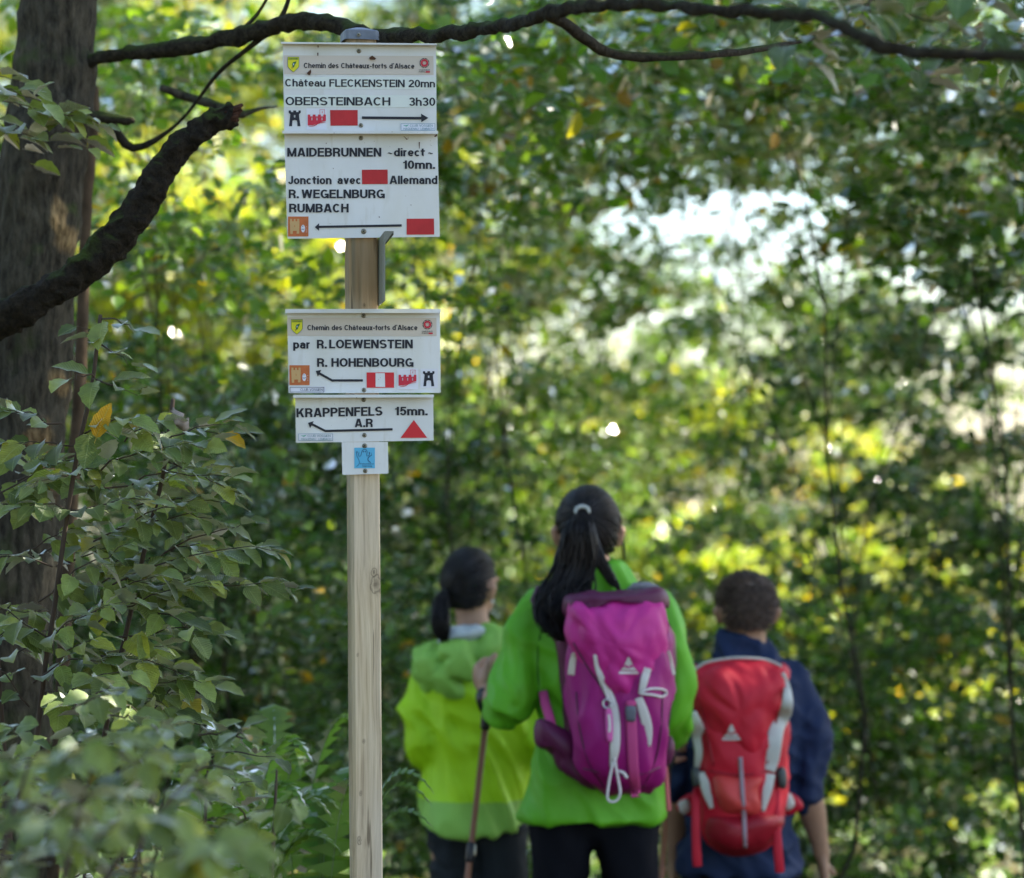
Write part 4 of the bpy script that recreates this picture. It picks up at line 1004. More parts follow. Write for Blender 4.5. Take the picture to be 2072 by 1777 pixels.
# hair combed back to the tie
rng = random.Random(4)
def comb(c, rx, ry, rz, tie_dir, n, keepf, items, seed, r=.0024):
    """strands from all over the scalp, combed along great circles to the tie"""
    rg = random.Random(seed); td = Vector(tie_dir); td = Vector((td.x/rx, td.y/ry, td.z/rz)).normalized(); c = Vector(c); k_ = 0
    while k_ < n:
        z = rg.uniform(-1, 1); a = rg.uniform(0, 2*math.pi); rr = math.sqrt(1-z*z); d = Vector((rr*math.cos(a), rr*math.sin(a), z))
        if not keepf(c+Vector((d.x*rx, d.y*ry, d.z*rz))): continue
        k_ += 1
        ax = d.cross(td); an = d.angle(td); pts = []
        if ax.length < 1e-3: continue
        lift = rg.uniform(.995, 1.02); m = 10
        for k in range(m):
            t = k/(m-1); q = Matrix.Rotation(an*t, 3, ax.normalized()) @ d
            l = lift+.012*math.sin(math.pi*t)-(.02 if k == 0 else 0)
            pts.append(c+Vector((q.x*rx*l, q.y*ry*l, q.z*rz*l)))
        items.append(strand(pts, r*rg.uniform(.7, 1.4), 4))
items = []
cap_c = hc+Vector((0, -.006, .012))
cv, cf = ball(cap_c, .087, .103, .112, 28, 20)
def keep(v): q = v-cap_c; return not (q.y > .035 and q.z < .05) and not (q.z < -.078+.5*max(0, q.y+.04)) and not (abs(q.x) > .062 and q.y > -.03 and q.z < .0)
cf = [f for f in cf if all(keep(cv[i]) for i in f)]
items.append((cv, cf))
tieW = P(1178, 1034, 6.385)
comb(cap_c, .0885, .1045, .1135, tieW-cap_c, 800, keep, items, 3)
hair_obj('hair', items, rng, M_hair, W)
items = []
def tail(path, n, seed, r=.0026, items=items):
    """path: (px, py, Y, spread_x, spread_y)"""
    rg = random.Random(seed); c = catmull([(P(a, b, Y).x, P(a, b, Y).y, P(a, b, Y).z, sx, sy) for a, b, Y, sx, sy in path], 4)
    for i in range(n):
        u, v = rg.gauss(0, .5), rg.gauss(0, .5); u = max(-1, min(1, u)); v = max(-1, min(1, v)); ph = rg.uniform(0, 6); stop = rg.uniform(.86, 1.0); m = max(4, int(len(c)*stop))
        pts = [Vector((q[0]+q[3]*(u+.13*math.sin(k*.5+ph)), q[1]+q[4]*v, q[2]+.004*math.sin(k+ph))) for k, q in enumerate(c[:m])]
        items.append(strand(pts, r*rg.uniform(.6, 1.4)))
tail([(1178, 1036, 6.385, .012, .012), (1174, 1066, 6.36, .034, .022), (1168, 1110, 6.36, .046, .026), (1160, 1150, 6.36, .052, .028), (1135, 1195, 6.34, .055, .026), (1110, 1235, 6.33, .040, .022), (1122, 1270, 6.31, .036, .02), (1142, 1300, 6.30, .018, .012)], 300, 5)
tail([(1178, 1036, 6.385, .012, .012), (1168, 1080, 6.36, .034, .022), (1165, 1130, 6.36, .044, .026), (1160, 1170, 6.36, .05, .028), (1155, 1200, 6.32, .055, .02), (1135, 1240, 6.30, .035, .02), (1138, 1285, 6.30, .02, .012)], 170, 9)
tail([(1180, 1036, 6.385, .010, .01), (1193, 1075, 6.37, .014, .012), (1206, 1115, 6.36, .014, .012), (1222, 1150, 6.36, .015, .01), (1240, 1178, 6.37, .012, .01), (1254, 1196, 6.37, .005, .005)], 60, 6)
it4 = []; tail([(1246, 1060, 6.50, .004, .004), (1258, 1090, 6.50, .003, .004), (1262, 1120, 6.5, .003, .003), (1264, 1142, 6.5, .002, .002)], 12, 8, .0014, it4); hair_obj('hair_lock', it4, rng, M_hair, W)
hair_obj('ponytail', items, rng, M_hair, W)
part('hair_tie', join_vf(*[tube([(tieW+Vector((.017*math.cos(a), -.004*(k % 2), .012*math.sin(a))), .0055) for a in [2*math.pi*j/12+k for j in range(13)]], 6, cap=False) for k in range(2)]), mat('hair_tie_grey', (.42, .45, .42), .6), W, True)
# straps over the shoulders
link('cuff', mesh_from('cuff', *tube([(P(996, 1424, 6.575), .040), (P(990, 1412, 6.60), .038), (P(987, 1405, 6.612), .035)], 16, cap=False), True), M_black, W)
# trekking poles
def pole(label, p0, p1, p2, segs):
    th = thing('trekking_pole', (p2.x, p2.y, p2.z), label, 'trekking pole', 'trekking poles of the woman in green')
    part('grip', tube([(p0, .013), (p0.lerp(p1, .5), .015), (p1, .014)], 10), M_black, th, True)
    part('shaft', tube([(p1, .0085), (p1.lerp(p2, .5), .008), (p2, .006)], 10, cap=False), mat('pole_copper', (.24, .10, .05), .35, .5, metal=.3), th, True)
    for t in segs:
        q = p1.lerp(p2, t); part('clamp', tube([(q, .0125), (q.lerp(p2, .045), .0125)], 10), M_black, th, True)
        part('clamp_lever', tube([(q+Vector((.010, -.006, 0)), .004), (q.lerp(p2, .03)+Vector((.012, -.006, 0)), .004)], 6), mat('lever_metal', (.4, .38, .3), .3, metal=.8), th, True)
    part('wrist_loop', tube([(Vector(p), .006, .0016) for p in [p0+Vector((0, -.01, -.02)), p0+Vector((.012, -.05, -.055)), p0+Vector((.0, -.06, -.10)), p0+Vector((-.004, -.03, -.13)), p1+Vector((0, -.012, -.0))]], 6), M_black, th, True)
    return th
def plen(a, b, z): d = b-a; return a+d*((z-a.z)/d.z)
pa, pb = P(992, 1352, 6.665), P(982, 1470, 6.64); pc = P(946, 1777, 6.55)
pole('copper trekking pole held upright in her left hand', pa, pb, plen(pb, pc, ground_z(pc.x, 6.5)), (.28,))
pa, pb = P(1356, 1470, 6.80), P(1353, 1540, 6.78); pc = P(1338, 1777, 6.70)
pole('copper trekking pole at her right side, mostly hidden behind the magenta pack', pa, pb, plen(pb, pc, ground_z(pc.x, 6.7)), (.45,))

# ===== magenta backpack
BP = thing('backpack', tuple(P(1250, 1600, 6.25)), 'magenta hiking backpack with white straps, worn by the woman in the green jacket', 'backpack')
fo = folds(.011, 8, 8, 4)
def put(name, vf, m, th, amp=None, label=None, smooth=True):
    me = mesh_from(name, vf[0], vf[1], smooth)
    if amp: displace(me, amp)
    o = link(name, me, m, th)
    if label: o['label'] = label
    return o
sack = put('main_sack', puff([(1152, 1290), (1150, 1400), (1153, 1480), (1172, 1560), (1215, 1600), (1270, 1608), (1318, 1598), (1344, 1560), (1356, 1480), (1360, 1380), (1352, 1290), (1300, 1262), (1200, 1262)], 6.29, .135, .05, 16, 6, 2.6), M_pack, BP, fo)
lid = put('lid', puff([(1150, 1222), (1180, 1209), (1240, 1206), (1300, 1204), (1340, 1212), (1352, 1245), (1355, 1290), (1345, 1345), (1322, 1385), (1296, 1425), (1268, 1441), (1236, 1430), (1208, 1395), (1180, 1360), (1150, 1320), (1140, 1285), (1142, 1250)], 6.24, .115, .06, 16, 5, 2.2), M_lid, BP, folds(.010, 6, 11, 7, 1.2))
put('lid_rim', puff([(1146, 1205), (1200, 1200), (1270, 1196), (1330, 1188), (1349, 1200), (1352, 1228), (1335, 1222), (1270, 1214), (1200, 1216), (1160, 1228), (1146, 1250), (1138, 1235)], 6.27, .10, .05, 8, 5, 2.4), M_packdk, BP, folds(.006, 4, 12, 8), 'dark plum band along the top of the lid')
put('back_panel', puff([(1136, 1250), (1130, 1350), (1138, 1440), (1150, 1540), (1190, 1590), (1330, 1590), (1352, 1500), (1352, 1250)], 6.36, .06, .03, 8, 5, 3), M_packdk, BP, folds(.006, 6))
bv = bvh_of(sack, lid)
put('hip_belt', puff([(1084, 1458), (1110, 1462), (1140, 1480), (1172, 1510), (1190, 1560), (1215, 1598), (1180, 1590), (1140, 1560), (1112, 1520), (1086, 1500)], 6.30, .045, .03, 8, 5, 2.4), M_packdk, BP, folds(.008, 9, 12, 8))
put('hip_belt', puff([(1340, 1500), (1358, 1490), (1366, 1515), (1356, 1545), (1340, 1550)], 6.32, .03, .03, 6, 5, 2.4), M_packdk, BP)
put('shoulder_strap', tube([(P(1099, 1400, 6.40), .013, .004), (P(1104, 1425, 6.36), .013, .004), (P(1112, 1452, 6.31), .013, .004), (P(1117, 1470, 6.28), .012, .004)], 8), M_strap, BP)
put('shoulder_strap', tube([(P(1100, 1196, 6.46), .025, .008), (P(1092, 1212, 6.40), .026, .01), (P(1108, 1250, 6.38), .026, .01), (P(1140, 1290, 6.38), .026, .01)], 8), M_packdk, BP)
put('shoulder_strap', tube([(P(1300, 1192, 6.46), .025, .008), (P(1312, 1190, 6.40), .026, .01), (P(1305, 1215, 6.36), .026, .01)], 8), M_packdk, BP)
put('grab_loop', tube([(P(1272, 1196, 6.30), .008, .003), (P(1284, 1186, 6.28), .009, .003), (P(1312, 1184, 6.28), .009, .003), (P(1332, 1192, 6.30), .008, .003)], 8), mat('webbing_grey', (.22, .22, .25), .6), BP)
for pts in ([(1166, 1400), (1172, 1470), (1190, 1540), (1222, 1592)], [(1340, 1400), (1338, 1470), (1326, 1540), (1300, 1594)], [(1180, 1555), (1240, 1568), (1300, 1566), (1336, 1552)], [(1160, 1300), (1190, 1352), (1222, 1396)]):
    put('seam', strap(bv, pts, 6.1, .0026, .0012, .002), M_packdk, BP)
# white daisy tapes
put('white_strap', strap(bv, [(1204, 1325), (1209, 1352), (1222, 1385), (1234, 1408), (1243, 1432)], 6.1, [.0045, .008, .010, .009]), M_white_tape, BP)
put('white_strap', strap(bv, [(1240, 1425), (1244, 1450), (1245, 1490), (1243, 1525), (1238, 1552)], 6.1, [.011, .013, .012, .005]), M_white_tape, BP)
put('white_strap', strap(bv, [(1310, 1352), (1303, 1378), (1297, 1405)], 6.1, [.011, .010, .007]), M_white_tape, BP)
put('white_strap', strap(bv, [(1292, 1412), (1302, 1442), (1310, 1475), (1314, 1510)], 6.1, [.010, .013, .013, .004]), M_white_tape, BP)
put('zip_pull', strap(bv, [(1162, 1322), (1159, 1340), (1156, 1366)], 6.1, [.006, .009, .010]), mat('pull_cream', (.62, .58, .48), .6), BP)
put('zip_pull', strap(bv, [(1352, 1318), (1357, 1340), (1362, 1366)], 6.1, [.004, .006, .006]), mat('pull_cream', (.62, .58, .48), .6), BP)
put('pink_strap', strap(bv, [(1277, 1452), (1279, 1500), (1282, 1560), (1286, 1600), (1287, 1612)], 6.1, .0135, .002, .010), M_strap, BP)
put('buckle', puff([(1267, 1428), (1286, 1428), (1287, 1452), (1284, 1460), (1270, 1460), (1266, 1450)], 6.1, .01, .006, 4, 3, 4, Yfun=lambda x, y: drape(bv, x, y, 6.1, .012).y), mat('buckle_grey', (.10, .11, .14), .4), BP)
put('buckle_tongue', puff([(1268, 1418), (1286, 1418), (1286, 1430), (1268, 1430)], 6.1, .006, .004, 3, 2, 4, Yfun=lambda x, y: drape(bv, x, y, 6.1, .014).y), M_strap, BP)
put('key_tag', puff([(1225, 1438), (1238, 1438), (1240, 1496), (1228, 1497)], 6.1, .005, .004, 4, 3, 4, Yfun=lambda x, y: drape(bv, x, y, 6.1, .012).y), mat('tag_pink', (.62, .10, .36), .5), BP, label='pink tag hanging from a metal ring')
put('tag_print', strap(bv, [(1232, 1446), (1234, 1466), (1233, 1482)], 6.1, .0035, .0008, .020), M_white_tape, BP)
put('key_ring', tube([(drape(bv, 1228+8*math.cos(a), 1424+9*math.sin(a), 6.1, .012), .003) for a in [2*math.pi*k/12 for k in range(13)]], 6, cap=False), mat('ring_steel', (.5, .5, .5), .3, metal=.9), BP)
put('key_cord', tube([(drape(bv, x, y, 6.1, .008), .003) for x, y in ((1222, 1388), (1226, 1402), (1231, 1416))], 6), M_cord, BP)
cordp = [(1240, 1545), (1233, 1580), (1229, 1610), (1232, 1620), (1240, 1623), (1250, 1618), (1255, 1604), (1252, 1582), (1247, 1556), (1244, 1535)]
put('draw_cord', tube([(Vector(P(a[0], a[1], 6.145)), .0034) for a in catmull(cordp, 4)], 6), M_cord, BP)
put('draw_cord', tube([(drape(bv, a[0], a[1], 6.1, .010), .0032) for a in catmull([(1295, 1402), (1315, 1394), (1340, 1395), (1349, 1402), (1340, 1410), (1320, 1406), (1296, 1404)], 3)], 6), M_cord, BP)
put('draw_cord', tube([(P(1252, 1560, 6.145), .003), (P(1262, 1564, 6.14), .004), (P(1268, 1573, 6.14), .004)], 6), M_cord, BP)
put('loose_strap', tube([(P(1345, 1540, 6.33), .006, .002), (P(1350, 1600, 6.33), .006, .002), (P(1353, 1640, 6.34), .007, .002)], 6), mat('strap_coral', (.60, .16, .16), .7), BP)
def logo(bv, cx, top, bot, hw, Y, th):
    it = []
    def poly(pts):
        V = [drape(bv, x, y, Y, .0035) for x, y in pts]; return V, [tuple(range(len(V)))[::-1]]
    h = bot-top
    it.append(poly([(cx-1.5, top), (cx+1.5, top), (cx+hw*.42, top+h*.5), (cx+hw*.15, top+h*.45), (cx, top+h*.62), (cx-hw*.15, top+h*.45), (cx-hw*.42, top+h*.5)]))
    it.append(poly([(cx-hw*.46, top+h*.56), (cx-hw*.1, top+h*.66), (cx+hw*.1, top+h*.66), (cx+hw*.46, top+h*.56), (cx+hw*.8, top+h*.8), (cx-hw*.8, top+h*.8)]))
    it.append(poly([(cx-hw*.85, top+h*.85), (cx+hw*.85, top+h*.85), (cx+hw, top+h*.96), (cx+hw*.8, bot), (cx-hw*.8, bot), (cx-hw, top+h*.96)]))
    put('mountain_logo', join_vf(*it), mat('logo_white', (.62, .58, .58), .6), th, smooth=False)
logo(bv, 1272, 1330, 1364, 21, 6.1, BP)

# ===== girl on the left, lime jacket with light green hood
Y2 = 7.2; g2 = ground_z(P(960, 0, Y2).x, Y2)
G = person('dark haired person with a low ponytail in a lime jacket with hanging light green hood', (P(960, 0, Y2).x, Y2, g2))
h2 = P(950, 1188, Y2); yaw2 = -.55
hv = head_vf(h2, .076, .094, .104, P(960, 1300, Y2), .05, yaw2)
aL = ptube([(868, 1350, Y2, .042), (852, 1430, Y2-.02, .036), (856, 1510, Y2-.04, .033), (880, 1520, Y2+.12, .026), (905, 1500, Y2+.24, .022)])
aR = ptube([(1050, 1350, Y2, .042), (1078, 1430, Y2, .036), (1085, 1510, Y2-.02, .033), (1062, 1530, Y2+.14, .026), (1040, 1510, Y2+.24, .022)])
hnL = hand_vf(P(905, 1500, Y2+.24), (.3, 1, .2), (0, -.1, 1), 1, .9, 1, .5); hnR = hand_vf(P(1040, 1510, Y2+.24), (-.3, 1, .2), (0, -.1, 1), -1, .9, 1, .5)
core = rows_loft([(1300, 930, 990, .05), (1340, 880, 1050, .07), (1500, 875, 1060, .08), (1660, 868, 1050, .08)], Y2, .08, 20)
lg = legs_vf((912, 918, 920), (1015, 1022, 1018), Y2, .5, .1, (.068, .058, .045, .035), g2)
body = link('body', remesh(join_vf(hv, aL, aR, hnL, hnR, core, lg), .0068, 3), M_skin, G)
eyes(h2, .076, .094, .104, yaw2, body)
def vhem(v, py, cs, sn):
    t = max(0, (py-1600)/85); return v+Vector((0, 0, -.045*t*(1-abs(cs))*(1 if sn < 0 else .4)))
t2rows = [(1292, 910, 1010, .06), (1312, 872, 1050, .09), (1345, 848, 1072, .11), (1400, 846, 1075, .12), (1480, 856, 1078, .12), (1550, 862, 1074, .12), (1600, 852, 1070, .125), (1650, 845, 1066, .13), (1668, 846, 1064, .13)]
tor = rows_loft(t2rows, Y2, .12, 40, warp=vhem)
sl = ptube([(872, 1338, Y2, .056), (852, 1400, Y2-.01, .054), (848, 1460, Y2-.03, .050), (860, 1512, Y2-.04, .050), (884, 1522, Y2+.10, .040), (905, 1504, Y2+.22, .03)], sub_=4, seg=16)
sr = ptube([(1048, 1338, Y2, .056), (1072, 1400, Y2, .054), (1082, 1460, Y2-.01, .052), (1082, 1512, Y2-.02, .05), (1064, 1530, Y2+.12, .04), (1044, 1512, Y2+.22, .03)], sub_=4, seg=16)
jm = remesh(join_vf(tor, sl, sr), .0095, 3, folds(.016, 21))
jo = link('jacket', jm, [M_lime, M_ltgreen], G)
zcut = P(0, 1612, Y2).z
for p_ in jm.polygons:
    if p_.center.z < zcut: p_.material_index = 1
put('hood', puff([(824, 1337), (838, 1312), (862, 1298), (905, 1288), (950, 1276), (985, 1266), (1020, 1270), (1034, 1290), (1020, 1330), (990, 1370), (958, 1402), (925, 1420), (885, 1412), (850, 1385), (832, 1360)], Y2-.08, .09, .06, 16, 5, 2.0), M_ltgreen, G, folds(.022, 11, 9, 7))
put('collar', puff([(884, 1300), (900, 1278), (925, 1266), (962, 1266), (985, 1272), (975, 1290), (940, 1296), (905, 1302)], Y2-.09, .07, .06, 6, 4, 2.2), M_lining, G, folds(.006, 3, 20, 20))
tr = legs_vf((915, 920, 922), (1012, 1020, 1016), Y2, .5, .1, (.080, .070, .058, .052), g2)
link('trousers', remesh(tr, .010, 3, folds(.009, 15, 9, 9, 1.2)), M_grey_tr, G)
add_boots((P(922, 0, Y2).x, P(1016, 0, Y2).x), Y2, g2, G, M_black)
items = []; cc = h2+Vector((0, -.004, .012))
cv, cf = ball(cc, .084, .099, .104, 28, 20); R2 = Matrix.Rotation(-yaw2, 3, 'Z')
def keep2(v): q = R2 @ (v-cc); return not (q.y > .03 and q.z < .045) and not (q.z < -.078+.6*max(0, q.y+.05)) and not (abs(q.x) > .055 and q.y > -.022 and q.z < .02)
items.append((cv, [f for f in cf if all(keep2(cv[i]) for i in f)]))
tieG = P(898, 1197, 7.115)
comb(cc, .0855, .1005, .1055, tieG-cc, 800, keep2, items, 13)
hair_obj('hair', items, rng, M_hair, G)
it2 = []
tail([(900, 1196, 7.11, .010, .010), (893, 1215, 7.08, .020, .016), (891, 1245, 7.06, .024, .018), (893, 1275, 7.05, .022, .014), (898, 1302, 7.05, .012, .008)], 150, 22, .0026, it2)
it3 = []; tail([(993, 1195, 7.2, .003, .003), (989, 1230, 7.2, .003, .003), (988, 1262, 7.2, .002, .002)], 12, 23, .0014, it3); hair_obj('hair_lock', it3, rng, M_hair, G)
hair_obj('ponytail', it2, rng, M_hair, G)
R_ = Matrix.Rotation(yaw2, 3, 'Z'); part('earring', ball(h2+R_ @ Vector((.084, -.005, -.040)), .005, .005, .006, 8, 6), mat('pearl', (.75, .75, .72), .25), G, True)

# ===== boy on the right, navy shirt
Y3 = 7.0; g3 = ground_z(P(1500, 0, Y3).x, Y3)
B = person('short haired person in a navy shirt with rolled sleeves, red pack on the back', (P(1500, 0, Y3).x, Y3, g3))
h3 = P(1511, 1238, Y3)
hv = head_vf(h3, .078, .095, .098, P(1512, 1350, Y3), .056)
fa = ptube([(1612, 1400, Y3, .048), (1632, 1500, Y3-.01, .043), (1636, 1605, Y3, .043), (1645, 1650, Y3+.02, .040), (1657, 1700, Y3+.03, .028), (1663, 1730, Y3+.04, .025)])
fb = ptube([(1398, 1400, Y3, .048), (1376, 1500, Y3, .043), (1372, 1605, Y3, .043), (1370, 1660, Y3+.02, .036), (1366, 1720, Y3+.05, .026), (1364, 1745, Y3+.06, .024)])
ha = hand_vf(P(1664, 1735, Y3+.04), (.12, .15, -1), (.0, 1, .1), 1, 1.0, -1, .35); hb = hand_vf(P(1364, 1745, Y3+.06), (-.05, .2, -1), (0, 1, .1), -1, 1.0, -1, .35)
core = rows_loft([(1345, 1470, 1555, .06), (1380, 1410, 1610, .08), (1550, 1400, 1600, .085), (1740, 1400, 1600, .085)], Y3, .08, 20)
lg = legs_vf((1440, 1435, 1436), (1560, 1565, 1562), Y3, .5, .1, (.075, .065, .05, .04), g3)
# hips of this figure sit lower in the frame: slide the legs down
lg = ([v+Vector((0, 0, -.13)) if v.z > g3+.45 else v for v in lg[0]], lg[1])
body = link('body', remesh(join_vf(hv, fa, fb, ha, hb, core, lg), .0068, 3), M_skin2, B)
eyes(h3, .078, .095, .098, 0, body)
tor = rows_loft([(1338, 1448, 1580, .075), (1356, 1412, 1606, .09), (1385, 1392, 1628, .11), (1440, 1386, 1634, .12), (1550, 1390, 1612, .12), (1650, 1384, 1604, .125), (1740, 1374, 1614, .13), (1764, 1374, 1614, .13)], Y3, .12, 40)
col = rows_loft([(1288, 1458, 1558, .064), (1310, 1448, 1566, .07), (1345, 1436, 1580, .08)], Y3-.01, .07, 24, warp=lambda v, py, cs, sn: v+Vector((0, 0, -.02*cs)))
sl = ptube([(1606, 1382, Y3, .062), (1628, 1440, Y3-.01, .062), (1638, 1510, Y3-.01, .056), (1635, 1570, Y3, .056), (1633, 1596, Y3, .058), (1634, 1606, Y3, .060)], sub_=4, seg=18)
sr = ptube([(1402, 1382, Y3, .062), (1380, 1440, Y3, .06), (1372, 1510, Y3, .056), (1372, 1570, Y3, .056), (1372, 1600, Y3, .058)], sub_=4, seg=18)
link('shirt', remesh(join_vf(tor, col, sl, sr), .009, 3, folds(.015, 31, 8, 7)), M_navy, B)
tr = legs_vf((1440, 1436, 1436), (1560, 1565, 1562), Y3, .5, .1, (.090, .080, .065, .055), g3)
tr = ([v+Vector((0, 0, -.12)) if v.z > g3+.45 else v for v in tr[0]], tr[1])
link('trousers', remesh(tr, .010, 3, folds(.006, 35)), M_navytr, B)
add_boots((P(1436, 0, Y3).x, P(1562, 0, Y3).x), Y3, g3, B, M_black)
items = []; cc = h3+Vector((0, -.005, .012)); rg = random.Random(7)
cv, cf = ball(cc, .0795, .096, .092, 28, 20)
def keep3(v): q = v-cc; return not (q.y > .03 and q.z < .04) and not (q.z < -.070+.3*abs(q.x)) and not (abs(q.x) > .058 and q.y > -.045 and q.z < .004)
items.append((cv, [f for f in cf if all(keep3(cv[i]) for i in f)]))
for i in range(4200):
    a = rg.uniform(0, 2*math.pi); z = rg.uniform(-.62, 1); rr = math.sqrt(1-z*z); d = Vector((math.sin(a)*rr, -math.cos(a)*rr, z))
    q = cc+Vector((d.x*.079, d.y*.0955, d.z*.0915))
    if not keep3(q): continue
    crown = Vector((.15, -.55, .8)).normalized(); sw = (d-crown*d.dot(crown)); sw = sw.normalized() if sw.length > .01 else Vector((1, 0, 0))
    ln = .012+.010*max(0, z); e = q+d*ln*rg.uniform(.15, .5)+sw*ln*rg.uniform(.7, 1.1)+Vector((rg.gauss(0, .0015), rg.gauss(0, .0015), rg.gauss(0, .0015)))
    items.append(tube([(q, .0016), (q.lerp(e, .6)+d*.0012, .0014), (e, .0003)], 3, cap=False))
hair_obj('hair', items, rng, M_hairb, B)
SG = thing('sunglasses', tuple(P(1512, 1180, 7.04)), 'dark sunglasses pushed up on the short brown hair', 'sunglasses')
for sx in (1, -1):
    e = P(1512+sx*46, 1186, 7.05); part('temple_arm', tube([(P(1512+sx*46, 1181, 7.07), .0035, .0035), (P(1512+sx*55, 1190, 7.0), .0035, .004), (P(1512+sx*57, 1218, 6.985), .003, .003)], 6), M_black, SG, True)
    part('lens', puff([(1512+sx*10, 1170), (1512+sx*44, 1170), (1512+sx*50, 1182), (1512+sx*40, 1192), (1512+sx*14, 1190)], 7.085, .004, .004, 4, 3), M_black, SG, True)

# ===== red backpack
RP = thing('backpack', tuple(P(1500, 1700, 6.75)), 'red hiking backpack with pale grey side panels, worn by the person in the navy shirt', 'backpack')
sack = put('main_sack', puff([(1412, 1480), (1410, 1560), (1412, 1640), (1425, 1695), (1460, 1722), (1510, 1728), (1555, 1712), (1582, 1670), (1592, 1600), (1596, 1520), (1590, 1440), (1500, 1420), (1420, 1430)], 6.80, .13, .05, 16, 6, 2.6), M_redpack, RP, folds(.010, 41))
lid = put('lid', puff([(1400, 1362), (1415, 1346), (1450, 1337), (1500, 1334), (1550, 1337), (1580, 1350), (1592, 1372), (1590, 1420), (1578, 1470), (1560, 1520), (1548, 1556), (1510, 1566), (1465, 1564), (1440, 1552), (1428, 1510), (1408, 1460), (1398, 1410)], 6.76, .10, .06, 16, 5, 2.2), M_redpack, RP, folds(.010, 47, 11, 6, 1.3))
bv = bvh_of(sack, lid)
put('white_piping', tube([(Vector(P(a[0], a[1], 6.735)), .0035) for a in catmull([(1402, 1358), (1425, 1342), (1460, 1334), (1500, 1331), (1550, 1335), (1580, 1348)], 4)], 6), M_paleside, RP)
put('bottom_panel', puff([(1424, 1650), (1470, 1642), (1520, 1640), (1580, 1650), (1582, 1680), (1556, 1712), (1510, 1729), (1460, 1724), (1428, 1698)], 6.765, .115, .05, 8, 5, 2.5), M_reddk, RP, folds(.006, 5))  # shade at the foot of the sack, put into a darker red
put('front_pocket', puff([(1436, 1566), (1500, 1562), (1552, 1566), (1545, 1610), (1535, 1648), (1500, 1652), (1456, 1650), (1444, 1610)], 6.76, .115, .05, 8, 5, 2.8), M_redlt, RP, folds(.008, 51, 10, 8))
bv = bvh_of(*[o for o in RP.children if o.type == 'MESH'])
for pts, w in (([(1584, 1362), (1594, 1400), (1590, 1440), (1570, 1475), (1564, 1530), (1556, 1560)], [.006, .012, .018, .022, .020, .017]), ([(1402, 1440), (1412, 1480), (1418, 1520), (1414, 1556)], [.010, .020, .018, .014]),
               ([(1422, 1562), (1430, 1600), (1440, 1636)], [.016, .014, .006]), ([(1556, 1566), (1552, 1600), (1544, 1642)], [.018, .014, .005])):
    put('side_panel', strap(bv, pts, 6.65, w, .003, .006), M_paleside, RP)
put('zip', strap(bv, [(1498, 1532), (1501, 1580), (1505, 1640), (1507, 1690), (1508, 1716)], 6.65, .006, .002, .005), mat('zip_grey', (.30, .22, .26), .5), RP)
put('compression_strap', tube([(drape(bv, 1410, 1590, 6.7, .008), .009, .002), (P(1408, 1620, 6.70), .012, .003), (P(1408, 1680, 6.69), .012, .003), (P(1410, 1735, 6.69), .013, .003), (P(1411, 1752, 6.69), .013, .003)], 8), M_redpack, RP)
put('compression_strap', tube([(drape(bv, 1574, 1600, 6.7, .008), .009, .002), (P(1571, 1660, 6.70), .010, .003), (P(1574, 1720, 6.69), .013, .003), (P(1578, 1764, 6.69), .013, .003)], 8), M_redpack, RP)
put('buckle', puff([(1572, 1556), (1590, 1556), (1592, 1592), (1576, 1594)], 6.72, .03, .01, 4, 3, 3), mat('buckle_dark', (.06, .07, .07), .5), RP); put('buckle', puff([(1400, 1556), (1416, 1556), (1414, 1590), (1402, 1590)], 6.72, .03, .01, 4, 3, 3), mat('buckle_dark', (.06, .07, .07), .5), RP)
put('hip_belt', puff([(1576, 1604), (1598, 1604), (1616, 1614), (1626, 1632), (1612, 1644), (1588, 1648)], 6.88, .022, .02, 6, 5), M_redpack, RP); put('hip_belt', puff([(1418, 1604), (1394, 1606), (1374, 1620), (1370, 1638), (1392, 1650), (1416, 1648)], 6.88, .022, .02, 6, 5), M_redpack, RP)
put('belt_pocket', puff([(1583, 1610), (1600, 1606), (1608, 1630), (1590, 1640)], 6.80, .02, .02, 4, 4), M_paleside, RP); put('belt_pocket', puff([(1372, 1625), (1392, 1618), (1396, 1640), (1380, 1648)], 6.80, .02, .02, 4, 4), M_paleside, RP)
put('shoulder_strap', tube([(P(1590, 1352, 6.90), .02, .008), (P(1588, 1362, 6.84), .02, .008), (P(1580, 1378, 6.80), .02, .008)], 8), M_redpack, RP)
put('shoulder_strap', tube([(P(1412, 1352, 6.90), .02, .008), (P(1412, 1362, 6.84), .02, .008), (P(1418, 1378, 6.80), .02, .008)], 8), M_redpack, RP)
for pts in ([(1412, 1400), (1430, 1480), (1444, 1550)], [(1584, 1400), (1566, 1480), (1552, 1550)], [(1436, 1560), (1500, 1570), (1552, 1560)]):
    put('seam', strap(bv, pts, 6.65, .003, .0012, .002), M_reddk, RP)
logo(bv, 1480, 1466, 1498, 20, 6.65, RP)

